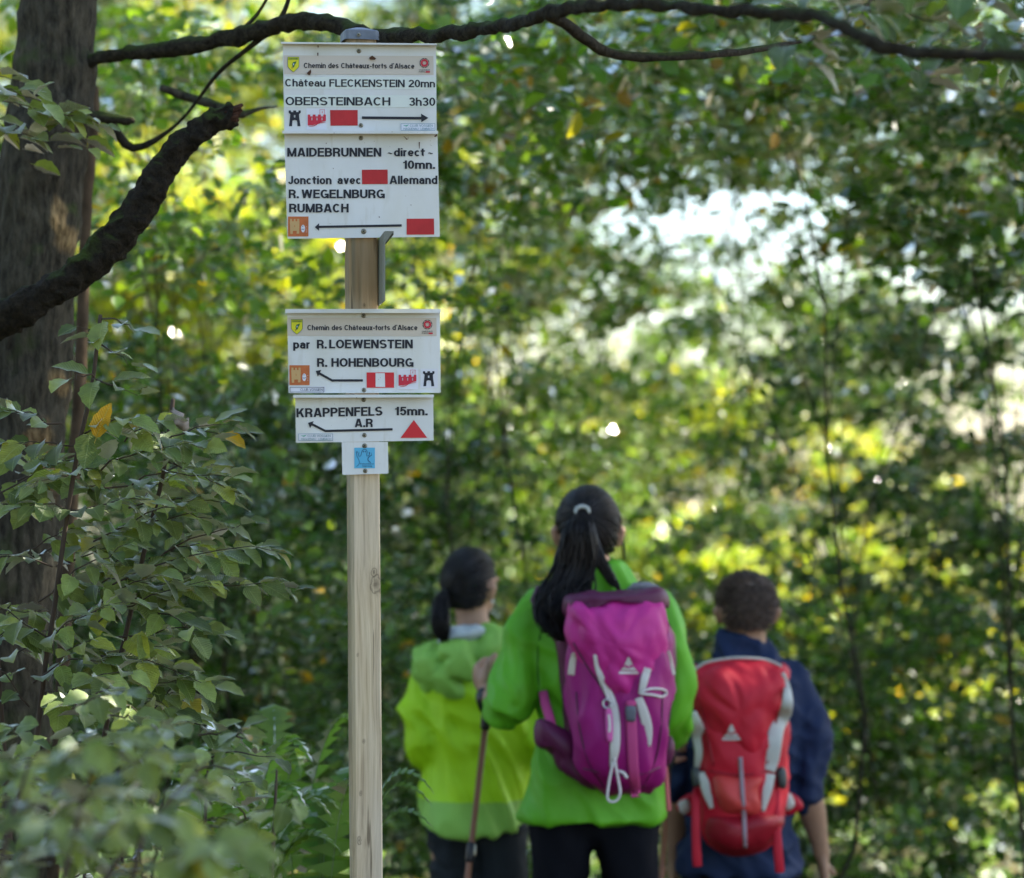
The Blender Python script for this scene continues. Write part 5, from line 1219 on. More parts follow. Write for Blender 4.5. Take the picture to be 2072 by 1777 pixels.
# ------------------------------------------------------------------ the big tree on the left and the broken bough
def ridged(vf, seg_noise=.006, f=18):
    V = [v+(nvec(v*f)+nvec(v*f*2.7)*.5)*seg_noise*1.25 for v in vf[0]]
    return V, vf[1]
YT = 5.75
tb = P(20, 1300, YT); gT = ground_z(-1.3, YT)
BT = thing('beech_tree', (P(-40, 0, YT).x, YT, gT), 'large grey beech trunk at the left edge with a long bough crossing the top', 'tree')
tp = [(-60, 2700, .14), (-40, 2300, .118), (-5, 1700, .112), (15, 1300, .108), (36, 1000, .104), (50, 800, .101), (66, 560, .098), (80, 400, .096), (98, 250, .099), (108, 150, .093), (119, 0, .088), (140, -300, .085), (170, -900, .075), (210, -1500, .05)]
q = catmull([(*P(a, b, YT), r) for a, b, r in tp], 22)
trunk = tube([(Vector(a[:3]), float(a[3])*(1+.03*noise.noise(Vector((0, 0, a[2]*4))))) for a in q], 130)
trunk = ([v+Vector((v.x-P(60, 0, YT).x, v.y-YT, 0)).normalized()*(.006*(1-2.4*abs(noise.noise(Vector((v.x*42, v.y*42, v.z*7)))))+.010*noise.noise(v*6)) for v in trunk[0]], trunk[1])
tko = part('trunk', ridged(trunk, .007, 14), M_bark, BT, True)
def scar_lit_w(v):
    best = 0
    for (sx, sy, w_, h_, sd_) in ((118, 440, 13, 38, 1), (130, 482, 17, 26, 2), (84, 950, 20, 75, 3), (110, 775, 15, 22, 4), (60, 890, 10, 20, 5)):  # marks on the bark; the tallest paints in a sunlit patch
        c_ = P(sx, sy, 5.66); d_ = math.hypot((v.x-c_.x)/(w_*YT/F), (v.z-c_.z)/(h_*YT/F))+.5*noise.noise(v*38)
        best = max(best, min(1, max(0, 1.35-d_)/.5)) if v.y < YT else best
    return best
a_ = tko.data.color_attributes.new('scar', 'FLOAT_COLOR', 'POINT')
for i_, v_ in enumerate(tko.data.vertices): w0 = scar_lit_w(v_.co); a_.data[i_].color = (w0, w0, w0, 1)
# second slim stem just behind its right side
part('side_stem', ridged(ptube([(60, 2600, 5.95, .02), (110, 1700, 5.95, .018), (140, 1100, 5.95, .017), (160, 800, 5.95, .016), (170, 560, 5.95, .015), (176, 400, 5.95, .014), (188, 290, 5.95, .012), (192, 180, 5.95, .010)], sub_=5), .002, 30), mat('side_stem_bark', (.10, .07, .045), .9, .1, 20, .4, bump=.6), BT, True)
bough = [(120, 150, 5.75, .030), (180, 124, 5.72, .021), (235, 112, 5.68, .018), (300, 104, 5.62, .020), (390, 92, 5.55, .0215), (470, 76, 5.5, .021), (545, 56, 5.42, .022), (610, 42, 5.35, .023), (670, 48, 5.25, .021), (740, 72, 5.15, .020), (810, 72, 5.05, .018), (880, 70, 4.9, .0165), (960, 62, 4.75, .016), (1040, 48, 4.55, .015), (1120, 24, 4.35, .0145), (1230, 10, 4.15, .013), (1340, 12, 4.0, .012), (1450, 20, 3.85, .0115), (1560, 26, 3.72, .011), (1650, 32, 3.6, .011), (1720, 60, 3.5, .011), (1790, 98, 3.45, .0105), (1880, 108, 3.4, .010), (1980, 110, 3.35, .0095), (2072, 112, 3.3, .009), (2250, 90, 3.2, .008), (2500, 40, 3.1, .005)]
part('bough', ridged(ptube([(a, b, Y, r*.86) for a, b, Y, r in bough], sub_=9, seg=18), .006, 26), M_bark_dark, BT, True)
part('branch', ridged(ptube([(1110, 30, 4.36, .010), (1150, 52, 4.4, .011), (1185, 80, 4.45, .011), (1230, 106, 4.5, .010), (1300, 116, 4.55, .009), (1400, 112, 4.6, .008), (1490, 106, 4.7, .007), (1560, 96, 4.8, .006), (1640, 80, 4.9, .004), (1740, 62, 5.0, .002)], sub_=4, seg=10), .002, 40), M_bark_dark, BT, True)
for pts in ([(560, 52, 5.4, .008), (500, 100, 5.5, .006), (440, 150, 5.6, .005), (360, 250, 5.7, .004), (270, 300, 5.75, .010), (215, 243, 5.75, .012), (150, 235, 5.75, .016)],
            [(560, 50, 5.42, .007), (580, 12, 5.42, .005), (600, -60, 5.4, .003)], [(470, 76, 5.5, .006), (520, 30, 5.5, .004), (560, -40, 5.5, .003)]):
    part('twig', ptube(pts, sub_=4, seg=8), M_bark_dark, BT, True)
part('branch', ridged(ptube([(330, 180, 5.9, .010), (390, 200, 5.9, .011), (440, 215, 5.85, .011), (480, 232, 5.8, .010), (520, 222, 5.8, .005), (560, 215, 5.8, .002)], sub_=4, seg=10), .002, 40), M_bark, BT, True)
part('broken_stub', ridged(ptube([(90, 236, YT-.05, .016), (170, 236, YT-.08, .013), (225, 240, YT-.08, .012), (258, 244, YT-.08, .012), (268, 246, YT-.08, .007)], sub_=4, seg=10), .003, 40), M_bark_dark, BT, True)

YB = 5.2; gB = ground_z(-2.6, YB)
BB = thing('broken_tree', (-2.5, YB+.4, gB), 'dark mossy limb rising from the left edge and snapped off at a reddish end', 'broken tree')
bb = [(Vector((-2.5, YB+.4, gB-.1)), .11), (Vector((-2.2, YB+.3, 1.0)), .095), (Vector((-1.75, YB+.15, 1.72)), .075)]
q = [(*v, r) for v, r in bb]+[(*P(a, b, Y), r) for a, b, Y, r in [(-110, 720, 5.28, .052), (-40, 672, 5.25, .041), (20, 640, 5.22, .037), (80, 605, 5.2, .034), (150, 560, 5.2, .033), (215, 505, 5.2, .034), (262, 450, 5.2, .036), (296, 400, 5.2, .034), (325, 350, 5.2, .030), (358, 305, 5.2, .029), (400, 268, 5.2, .028), (440, 244, 5.2, .0265), (474, 232, 5.2, .0255)]]
c = catmull(q, 16); limb = tube([(Vector(a[:3]), float(a[3])*(1+.12*noise.noise(Vector(a[:3])*11))) for a in c], 30, cap=False)
part('limb', ridged(limb, .008, 34), bark_mat('mossy_bark', (.012, .010, .008), (.045, .035, .022), moss=1.0, scale=70, st=1), BB, True)
it = []; e = P(474, 232, 5.2); rg = random.Random(3); dr = (P(484, 228, 5.2)-P(460, 238, 5.2)).normalized()
for i in range(26):
    a = rg.uniform(0, 6.28); r = rg.uniform(0, .022); o = Vector((0, math.cos(a), 0))*r+Vector((.35, 0, .93))*math.sin(a)*r
    it.append(tube([(e+o-dr*.02, .006), (e+o+dr*rg.uniform(.004, .016), .004), (e+o*1.1+dr*rg.uniform(.006, .016), .001)], 5))
part('splintered_end', join_vf(*it), mat('raw_red_wood', (.085, .042, .028), .9, .1, 60, .5), BB)

# ------------------------------------------------------------------ near leaves, each an object
def leaf_mesh(seed, wide=.68, wave=.02):
    rg = random.Random(seed); V, UV, Fc = [], [], []
    us = [0, .06, .15, .27, .40, .53, .66, .78, .89, 1.0]
    def hw(u): return wide/2*(math.sin(math.pi*min(1, u**.82))**.75)*(1-.15*u)
    curl = rg.uniform(.10, .30); fold = rg.uniform(.15, .45); tw = rg.uniform(-.15, .15)
    def z(u, v): return fold*abs(v)-curl*u*u+tw*v*u+wave*math.sin(u*14+(3 if v > 0 else 0))*abs(v)*4
    for i, u in enumerate(us):
        w_ = hw(u)*(1+(.09 if i % 2 else -.05)) if 0 < u < 1 else 0
        for s in (0, 1, -1):
            v = w_*s; V.append((u, v, z(u, v))); UV.append((u, v))
    for i in range(len(us)-1):
        a, b = 3*i, 3*(i+1)
        if i == 0: Fc += [(a, b+2, b), (a, b, b+1)]
        elif i == len(us)-2: Fc += [(a+2, b, a), (a, b, a+1)]
        else: Fc += [(a+2, b+2, b, a), (a, b, b+1, a+1)]
    # petiole
    n = len(V); V += [(-.16, -.012, .02), (-.16, .012, .02), (.03, .015, 0), (.03, -.015, 0)]; UV += [(0, 0)]*4; Fc.append((n, n+3, n+2, n+1))
    me = mesh_from('leaf', V, Fc, True); uvl = me.uv_layers.new(name='UVMap')
    for lp in me.loops: uvl.data[lp.index].uv = UV[lp.vertex_index]
    set_tint(me, [(1, 1, 1, 1)]*len(V)); me.materials.append(M_near); return me
LEAVES = [leaf_mesh(i) for i in range(6)]
LV = [(np.array([v.co[:] for v in m.vertices]), [tuple(p.vertices) for p in m.polygons], np.array([m.uv_layers[0].data[l.index].uv[:] for l in m.loops])) for m in LEAVES]

def spray(rg, a, b, n, size, droop=.06, face=Vector((0, -.12, 1)), jit=.42):
    """twig a->b with n alternate leaves; returns (twig points, [(matrix, size)])"""
    a, b = Vector(a), Vector(b); d = (b-a); L_ = d.length; d.normalize(); pts = []; out = []
    for k in range(7):
        t = k/6; pts.append(a+(b-a)*t+Vector((0, 0, droop*L_*math.sin(math.pi*t)))+Vector((rg.gauss(0, .004), rg.gauss(0, .004), rg.gauss(0, .003))))
    for i in range(n):
        t = .12+.88*(i+rg.uniform(-.2, .2))/(max(1, n-1)); t = max(.05, min(1, t)); k = min(5, int(t*6)); p = pts[k].lerp(pts[k+1], t*6-k)
        up = (face+Vector((rg.gauss(0, jit), rg.gauss(0, jit), rg.gauss(0, .15)))).normalized()
        side = 1 if i % 2 else -1; ang = math.radians(rg.uniform(35, 65))*(1-.75*t**3)*side
        td = d-up*d.dot(up); td.normalize(); x = Matrix.Rotation(ang, 3, up) @ td; x = (x+Vector((0, 0, -.25*rg.random()))).normalized()
        y = up.cross(x).normalized(); z = x.cross(y)
        s = size*rg.uniform(.7, 1.35)*(1-.2*t)
        M = Matrix((x*s, y*s, z*s)).transposed().to_4x4(); M.translation = p+x*s*.15
        out.append((M, s))
    return pts, out

def leaf_plant(name, label, cat, loc, sprays, rg, tints, stems, max_parts=290, group=None, twig_r=.0022):
    th = thing(name, loc, label, cat, group); tw = []; lv = []
    for pts, ls in sprays:
        tw.append(tube([(p, twig_r*(1-.12*i)) for i, p in enumerate(pts)], 5)); lv += ls
    for st in stems: tw.append(tube(st, 8))
    part('twigs', join_vf(*tw), M_twig, th, True)['kind'] = 'stuff'
    lv.sort(key=lambda q: -q[1]); inv = Vector(th['_loc'])
    def tint():
        r = rg.random()
        for w, c in tints:
            if r < w: break
            r -= w
        k = rg.uniform(.6, 1.3); return (c[0]*k, c[1]*k, c[2]*k)
    for i, (M, s) in enumerate(lv[:max_parts]):
        o = bpy.data.objects.new('leaf', LEAVES[i % 6]); COL.objects.link(o); o.parent = th
        M2 = M.copy(); M2.translation = M.translation-inv; o.matrix_local = M2; o.color = (*tint(), 1)
    rest = lv[max_parts:]
    if rest:
        V, Fc, UV, C = [], [], [], []
        for i, (M, s) in enumerate(rest):
            v, f, uv = LV[i % 6]; A = np.array(M)[:3, :3]; t = np.array(M.translation); b = len(V)
            V += [tuple(r_) for r_ in (v @ A.T+t)]; Fc += [tuple(j+b for j in q) for q in f]; UV.append(uv); C += [(*tint(), 1)]*len(v)
        me = mesh_from('leaves', V, Fc, True); uvl = me.uv_layers.new(name='UVMap'); uvl.data.foreach_set('uv', np.concatenate(UV).astype(np.float32).ravel())
        set_tint(me, C); o = link('leaves', me, M_near, th); o['kind'] = 'stuff'; o.color = (1, 1, 1, 1)
    return th

T_NEAR = [(.40, (.155, .215, .055)), (.26, (.22, .29, .085)), (.10, (.27, .31, .05)), (.006, (.50, .32, .02)), (.014, (.34, .30, .04)), (.22, (.085, .135, .03))]
rg = random.Random(11)
# --- the sharp shrub at the left
stemP = {'a': [(40, 2400, 4.95), (60, 1700, 4.93), (85, 1400, 4.9), (110, 1230, 4.88), (135, 1050, 4.86), (160, 900, 4.85), (185, 790, 4.85), (203, 640, 4.85)],
         'b': [(120, 2400, 5.0), (180, 1700, 4.98), (225, 1420, 4.95), (262, 1250, 4.95), (300, 1080, 4.95), (330, 960, 4.95), (350, 810, 4.95)],
         'c': [(60, 2400, 5.0), (20, 1700, 5.0), (0, 1400, 5.0), (-20, 1100, 5.0), (-30, 900, 5.0)]}
stems = [[(Vector(a[:3]), float(r)) for a, r in zip(catmull([tuple(P(*p)) for p in ps], 4), np.linspace(.006, .0018, 60))] for ps in stemP.values()]
SPR = []
def sp(ax, ay, aY, bx, by, bY, n, size=.070, **k): SPR.append(spray(rg, P(ax, ay, aY), P(bx, by, bY), n, size, **k))
for r_ in [(205, 690, 4.85, 160, 660, 4.8, 2), (205, 645, 4.85, 270, 668, 4.75, 3), (200, 700, 4.85, 255, 735, 4.8, 3), (192, 760, 4.85, 140, 770, 4.8, 2), (190, 770, 4.85, 270, 800, 4.8, 4),
           (120, 860, 4.9, 0, 830, 4.8, 7), (150, 905, 4.88, 20, 900, 4.8, 6), (165, 880, 4.85, 270, 850, 4.75, 7), (250, 890, 4.85, 330, 850, 4.8, 6), (330, 900, 4.9, 460, 855, 4.85, 6), (300, 905, 4.9, 430, 905, 4.85, 8),
           (200, 950, 4.85, 350, 905, 4.8, 8), (220, 990, 4.9, 470, 965, 4.8, 10), (160, 960, 4.85, 60, 985, 4.75, 6), (330, 930, 4.9, 480, 1000, 4.85, 8), (300, 880, 4.95, 470, 880, 4.95, 5),
           (140, 1040, 4.88, 300, 1010, 4.8, 8), (150, 1030, 4.88, 20, 1030, 4.8, 7), (200, 1100, 4.9, 400, 1010, 4.85, 10), (260, 1030, 4.95, 465, 1015, 4.9, 7), (330, 1120, 4.9, 505, 1060, 4.85, 6),
           (110, 1200, 4.88, 260, 1100, 4.8, 9), (100, 1150, 4.88, -30, 1120, 4.8, 7), (230, 1180, 4.9, 560, 1105, 4.85, 13), (250, 1215, 4.9, 585, 1195, 4.85, 14), (150, 1260, 4.88, 330, 1160, 4.8, 9),
           (90, 1300, 4.88, 240, 1220, 4.75, 9), (90, 1290, 4.88, -30, 1220, 4.8, 7), (200, 1260, 4.9, 420, 1180, 4.8, 10), (240, 1290, 4.93, 440, 1280, 4.85, 10), (200, 1330, 4.93, 410, 1380, 4.85, 9),
           (70, 1380, 4.9, 200, 1290, 4.75, 8), (200, 1400, 4.95, 350, 1440, 4.85, 8), (120, 1420, 4.93, 260, 1360, 4.7, 8), (60, 1430, 4.9, -40, 1330, 4.8, 7), (300, 1240, 4.93, 390, 1280, 4.7, 6),
           (310, 1450, 4.95, 420, 1480, 4.85, 6), (260, 1500, 4.95, 400, 1350, 4.9, 7), (300, 1130, 5.0, 420, 1100, 5.0, 6), (50, 1120, 5.0, 180, 1060, 5.0, 7), (0, 1000, 5.0, 120, 940, 5.0, 7), (80, 1220, 5.05, 230, 1150, 5.05, 8), (150, 1350, 5.0, 330, 1310, 5.0, 8)]:
    if r_[6] > 3: pass
    sp(r_[0], r_[1], r_[2], r_[3], r_[4], r_[5], int(r_[6]*1.35), size=.063, jit=.42)
for _ in range(30):
    x0 = rg.uniform(-60, 330); y0 = rg.uniform(900, 1450); Y_ = rg.uniform(4.95, 5.3)
    sp(x0, y0, Y_, x0+rg.uniform(60, 150), y0-rg.uniform(-20, 70), Y_-.1, 8, .068)
leaf_plant('elm_shrub', 'leafy elm shrub with toothed veined leaves reaching in from the left beside the post', 'shrub', (P(60, 0, 4.9).x, 4.9, ground_z(-1, 4.9)), SPR, rg, T_NEAR, stems)
# yellow leaf and dry curled leaf caught in it
yl = thing('fallen_leaf', tuple(P(190, 850, 4.78)), 'ragged yellow leaf caught upright among the green leaves', 'leaf')
lm = LEAVES[2].copy(); o = link('blade', lm, None, yl); o.rotation_euler = (math.radians(80), math.radians(-72), 0); o.location = (.005, 0, -.035); o.scale = (.075, .06, .07); o.color = (.55, .30, .01, 1)
dl = thing('dry_leaf', tuple(P(366, 850, 4.80)), 'dry grey curled leaf hanging at the top of the shrub', 'leaf')
me = mesh_from('blade', *tube([(P(352, 832, 4.8), .007), (P(362, 842, 4.8), .012), (P(360, 855, 4.79), .008), (P(372, 858, 4.8), .012), (P(378, 868, 4.8), .005)], 9), True); displace(me, folds(.006, 3, 60, 60)); link('blade', me, mat('dry_leaf', (.26, .22, .19), .9, .1, 80, .4), dl)

# --- leaves of the big tree hanging across its trunk, top left
rg = random.Random(21); SPR = []
for r_ in [(-60, 200, 5.45, 120, 240, 5.4, 10), (60, 235, 5.4, 205, 250, 5.4, 9), (-50, 250, 5.45, 110, 300, 5.4, 9), (-60, 150, 5.4, 40, 165, 5.4, 5), (-40, 210, 5.5, 60, 330, 5.45, 6), (100, 240, 5.5, 180, 300, 5.45, 5), (-30, 180, 5.35, 80, 205, 5.3, 7)]: sp(*r_, .072)
leaf_plant('hanging_sprig', 'cluster of grey green leaves hanging across the beech trunk at upper left', 'twig', tuple(P(-60, 220, 5.45)), SPR, rg, T_NEAR, [])

# --- big soft leaves close to the lens at the lower left
rg = random.Random(31); SPR = []; stems = []
for (x0, x1) in ((-80, 60), (60, 190), (200, 330), (-20, 420)):
    stems.append([(Vector(a), r) for a, r in zip(catmull([tuple(P(x0, 3300, 3.2)), tuple(P(x0, 2300, 3.2)), tuple(P((x0+x1)/2, 1800, 3.25)), tuple(P(x1, 1540, 3.3))], 5), np.linspace(.009, .002, 16))])
for _ in range(56):
    x0 = rg.uniform(-120, 480); y0 = rg.uniform(1540, 1900)+max(0, x0-200)*.35; Y_ = rg.uniform(2.95, 3.7)
    sp(x0, y0, Y_, x0+rg.uniform(-90, 160), y0-rg.uniform(-10, 70), Y_-.1, 7, .050)
leaf_plant('undergrowth_shrub', 'out of focus leafy shrub closest to the camera at lower left', 'shrub', (P(100, 0, 3.2).x, 3.2, ground_z(-.5, 3.2)), SPR, rg, T_NEAR, stems)
rg = random.Random(41); SPR = []; stems = []
for (x0, x1) in ((-80, 0), (160, 240), (380, 420), (520, 560)):
    stems.append([(Vector(a), r) for a, r in zip(catmull([tuple(P(x0, 2700, 4.3)), tuple(P((x0+x1)/2, 2000, 4.3)), tuple(P(x1, 1560, 4.35))], 5), np.linspace(.010, .002, 11))])
for _ in range(60):
    x0 = rg.uniform(-80, 500); y0 = rg.uniform(1420, 1800)+max(0, x0-300)*.25; Y_ = rg.uniform(4.0, 4.7)
    sp(x0, y0, Y_, x0+rg.uniform(-60, 130), y0-rg.uniform(-10, 60), Y_-.1, 7, .056)
leaf_plant('undergrowth_shrub', 'low leafy shrub between the soft foreground leaves and the toothed elm shrub', 'shrub', (P(200, 0, 4.3).x, 4.3, ground_z(-.5, 4.3)), SPR, rg, T_NEAR, stems)

# --- leaves on the near end of the bough, top right
T_OAK = [(.6, (.07, .13, .03)), (.3, (.11, .18, .035)), (.06, (.30, .24, .02)), (.04, (.22, .12, .02))]
rg = random.Random(51); SPR = []
for _ in range(24):
    x0 = rg.uniform(1560, 2120); y0 = rg.uniform(-80, 100); Y_ = rg.uniform(3.75, 4.2)
    sp(x0, y0, Y_, x0+rg.uniform(-60, 110), y0+rg.uniform(20, 130)*(.5 if x0 < 1750 else 1), Y_-.06, 6, .060)
leaf_plant('hanging_sprig', 'blurred dark green leaf sprays hanging from the right end of the bough', 'twig', tuple(P(1900, 100, 3.35)), SPR, rg, T_OAK, [])

# --- ferns at the foot of the post
def fern(px, py, Y, label, seed, n=11, size=.28):
    rg = random.Random(seed); c = P(px, py, Y); gz = ground_z(c.x, Y); th = thing('fern', (c.x, Y, gz), label, 'fern', 'ferns in the undergrowth')
    top = c.z-gz
    for k in range(n):
        a = rg.uniform(0, 6.28); dirv = Vector((math.cos(a), math.sin(a)*.7, 0)); V, Fc = [], []; L_ = top*rg.uniform(.9, 1.15)
        pts = []
        for i in range(26):
            t = i/25; pts.append(Vector((c.x, Y, gz))+dirv*(size*t**1.5)+Vector((0, 0, L_*(math.sin(t*1.9)/math.sin(1.9) if t < 1 else 1))))
        for i in range(6, 26):
            t = (i-6)/19; d = (pts[i]-pts[i-1]).normalized(); s = d.cross(Vector((0, 0, 1))); s = s.normalized() if s.length > .01 else Vector((1, 0, 0))
            w_ = .11*(1-t)**.8*min(1, .4+t*3)
            for sg in (-1, 1):
                b = len(V); tip = pts[i]+s*sg*w_+d*w_*.35-Vector((0, 0, w_*.2)); V += [pts[i]-d*.020, tip, pts[i]+d*.020]; Fc.append((b, b+1, b+2))
        b = len(V); v, f = tube([(p, .003*(1-i/30)) for i, p in enumerate(pts)], 4, cap=False); V += v; Fc += [tuple(j+b for j in q) for q in f]
        me = mesh_from('frond', V, Fc); set_tint(me, [(.10+.03*rg.random(), .20+.05*rg.random(), .05, 1)]*len(V)); link('frond', me, M_crown, th)
for i, (px, py, Y, lb) in enumerate([(560, 1600, 6.0, 'pale green fern left of the wooden post near the bottom edge'), (640, 1690, 5.7, 'pale green fern touching the left side of the post'), (450, 1650, 5.6, 'fern behind the low shrub at bottom left')]): fern(px, py, Y, lb, 50+i)

# ------------------------------------------------------------------ the forest behind
def gap(px, py, R, soft, Yr=None):
    """a clearing in the crowns: a real hole of radius R metres round a line through the wood"""
    def f(p, rng):
        x = p[0]*F/p[1]+1036; y = 888.5-(p[2]-CZ)*F/p[1]; d = math.hypot((x-px), (y-py)*1.1)/R
        return d < 1 or (d < 1+soft and rng.random() < ((1+soft-d)/soft)**1.7*.97)
    return f
def both(*fs): return lambda p, rng: any(f(p, rng) for f in fs)
SKYGAP = both(gap(1530, 470, 58, 5.5), gap(1200, 640, 30, 5))
#      name, label, cat, px, py, Y, rx, rz, nclumps, per, leaf, palette, seed
FAR = [
 ('sunlit_beech', 'yellow green beech showing above the bough left of the post cap', 420, 60, 25, 2.6, 1.5, 150, 70, .10, PAL_SUN, 61),
 ('sunlit_beech', 'lime green beech behind the snapped limb', 260, 620, 22, 2.0, 1.5, 150, 70, .10, PAL_SUN, 62),
 ('far_beech', 'green beech between the top boards and the oak', 960, 200, 25, 1.5, 2.2, 110, 65, .10, PAL_MIX, 63),
 ('far_beech', 'green beech in the top right corner far behind the bough', 1980, 120, 24, 2.2, 1.9, 130, 65, .10, PAL_MIX, 64),
 ('far_beech', 'green beech at the top above the sky patch', 1550, 60, 25, 2.4, 1.3, 130, 65, .10, PAL_MIX, 65),
 ('sunlit_maple', 'yellow maple between the ponytailed woman and the person in navy', 1380, 1330, 20, 1.6, 1.2, 130, 70, .09, PAL_SUN, 66),
 ('sunlit_beech', 'bright yellow green beech glowing behind the left side of the top boards', 330, 420, 24, 2.3, 2.6, 190, 70, .10, PAL_SUN, 1),
 ('sunlit_beech', 'brightest yellow green beech showing left of the post between the board groups', 520, 720, 21, 1.9, 1.5, 190, 75, .10, PAL_SUN, 2),
 ('sunlit_beech', 'yellow green beech far behind the upper left trunk', 20, 250, 26, 2.3, 2.6, 150, 65, .10, PAL_SUN, 3),
 ('sunlit_hazel', 'pale sunlit hazel right of the post at the level of the lower boards', 930, 640, 23, 1.5, 2.4, 120, 60, .10, PAL_SUN, 4),
 ('sunlit_hazel', 'sunlit hazel just above the head of the person in lime', 960, 1080, 20, 1.8, 1.2, 120, 70, .09, PAL_MIX, 5),
 ('sunlit_maple', 'golden sunlit maple right of the ponytail', 1400, 1080, 22, 2.0, 1.5, 170, 70, .10, PAL_SUN, 6),
 ('sunlit_maple', 'golden sunlit maple low at the right edge', 1960, 1330, 22, 1.6, 1.7, 130, 70, .10, PAL_SUN, 7),
 ('sunlit_maple', 'yellow speckled maple at the bottom right corner', 1850, 1640, 20, 2.2, 1.1, 130, 70, .10, PAL_SUN, 8),
 ('far_beech', 'thin pale beech below the open patch of sky', 1450, 800, 27, 2.3, 1.5, 90, 60, .10, PAL_MIX, 9),
 ('far_beech', 'thin beech right of the open patch of sky', 1900, 560, 26, 1.9, 2.9, 150, 60, .10, PAL_MIX, 10),
 ('far_beech', 'thin beech at the upper middle of the picture', 1150, 260, 26, 2.2, 2.2, 100, 60, .10, PAL_MIX, 11),
 ('far_beech', 'far green beech low behind the elm shrub', 250, 1150, 22, 2.6, 1.6, 150, 70, .10, PAL_MIX, 12),
 ('far_beech', 'far green beech low behind the walkers', 1150, 1420, 21, 2.8, 1.4, 170, 70, .10, PAL_MIX, 13),
 ('far_beech', 'far green beech low left behind the post', 600, 1420, 21, 2.4, 1.4, 130, 70, .10, PAL_MIX, 14),
]
MID = [
 ('shaded_hazel', 'thin hazel spray hanging across the open sky patch', 1450, 420, 12, .8, .45, 16, 40, .085, PAL_MIX, 91),
 ('shaded_hazel', 'thin hazel spray at the right side of the open sky patch', 1650, 520, 12.5, .7, .6, 20, 40, .085, PAL_MIX, 92),
 ('leafy_sapling', 'leafy sapling between the beech trunk and the snapped limb', 300, 330, 7.4, .42, .5, 24, 34, .07, PAL_MIX, 93),
 ('leafy_sapling', 'leafy sapling below the snapped limb left of the tall board', 440, 560, 7.8, .38, .36, 18, 34, .07, PAL_MIX, 94),
 ('leafy_sapling', 'leafy sapling behind the shrub at the height of the lowest board', 420, 900, 7.6, .5, .28, 26, 34, .07, PAL_DULL, 95),
 ('leafy_sapling', 'leafy sapling right of the post between the board groups', 960, 430, 8.2, .4, .45, 22, 34, .07, PAL_MIX, 96),
 ('oak_tree', 'near oak branches with broad dark leaves just behind the bough at upper right', 1620, 190, 7.6, 1.15, .33, 34, 48, .085, PAL_OAK, 81),
 ('oak_tree', 'near oak branches drooping dark at the far upper right', 2020, 330, 7.9, .55, .5, 30, 48, .085, PAL_DARK, 82),
 ('oak_tree', 'near oak branches drooping dark right of the top boards', 1080, 200, 8.6, .6, .35, 24, 48, .085, PAL_OAK, 83),
 ('shaded_beech', 'deep green beech low between the navy shirt and the right edge', 1960, 1400, 10.5, .6, .9, 45, 60, .08, PAL_DARK, 84),
 ('shaded_hazel', 'hazel sprays crossing the left of the sky patch', 1270, 640, 13, .6, .5, 26, 50, .085, PAL_MIX, 85),
 ('shaded_hazel', 'hazel sprays crossing under the sky patch', 1560, 740, 13, 1.0, .35, 22, 50, .085, PAL_MIX, 86),
 ('oak_tree', 'dark green oak with rusty leaves hanging over the upper middle', 1240, 380, 11.5, 1.3, .95, 75, 60, .085, PAL_OAK, 21),
 ('oak_tree', 'dark green oak hanging under the bough at the upper right corner', 1850, 130, 9.5, 1.1, .75, 80, 60, .085, PAL_OAK, 22),
 ('oak_tree', 'dark green oak filling the top between the post and the sky patch', 1420, 130, 10.5, 1.3, .5, 60, 55, .085, PAL_DARK, 23),
 ('shaded_beech', 'deep green beech filling the right side behind the person in navy', 1850, 1130, 11, 1.25, 1.25, 95, 60, .08, PAL_DARK, 24),
 ('shaded_beech', 'deep green beech at the right edge beside the sky patch', 2080, 640, 11, .8, 1.3, 60, 60, .08, PAL_DARK, 25),
 ('shaded_beech', 'dark beech at the bottom right behind the red pack', 1800, 1560, 10, 1.1, .75, 80, 60, .08, PAL_DARK, 26),
 ('shaded_hazel', 'dark hazel behind the elm shrub left of the post', 600, 1080, 9.5, .85, .65, 95, 60, .075, PAL_DARK, 27),
 ('shaded_hazel', 'dark hazel beside the post above the person in lime', 880, 900, 10.5, .85, .45, 45, 55, .075, PAL_MIX, 28),
 ('shaded_hazel', 'hazel of mixed greens above the ponytailed head', 1180, 800, 12, 1.3, .55, 36, 55, .08, PAL_MIX, 29),
 ('shaded_hazel', 'grey green hazel between the two ponytails and the post', 850, 1330, 9.5, 1.2, .6, 90, 60, .075, PAL_DULL, 30),
 ('shaded_hazel', 'hazel right of the woman in green at shoulder height', 1430, 1290, 10, .9, .5, 42, 55, .075, PAL_MIX, 31),
 ('shaded_maple', 'green maple behind the broken limb', 420, 330, 10, .95, .9, 30, 50, .10, PAL_MIX, 32),
 ('shaded_maple', 'green maple behind the top of the big trunk', 60, 480, 9, .8, 1.3, 60, 50, .09, PAL_MIX, 33),
 ('shaded_maple', 'green maple at the top above the bough', 300, 20, 9.5, .9, .35, 22, 50, .09, PAL_MIX, 34),
 ('shaded_hazel', 'hazel leaves low between the shrub and the post', 450, 1380, 8.2, 1.0, .5, 80, 60, .07, PAL_DULL, 35),
 ('shaded_hazel', 'dark hazel across the left edge behind the shrub', 100, 1150, 8.5, .9, .9, 95, 60, .075, PAL_DARK, 36),
 ('shaded_hazel', 'mid green hazel at right below the sky patch', 1640, 900, 13, 1.3, .75, 38, 55, .085, PAL_MIX, 37),
 ('shaded_hazel', 'hazel low behind the legs of the walkers', 1150, 1620, 9.5, 1.6, .5, 90, 60, .075, PAL_DULL, 38),
]
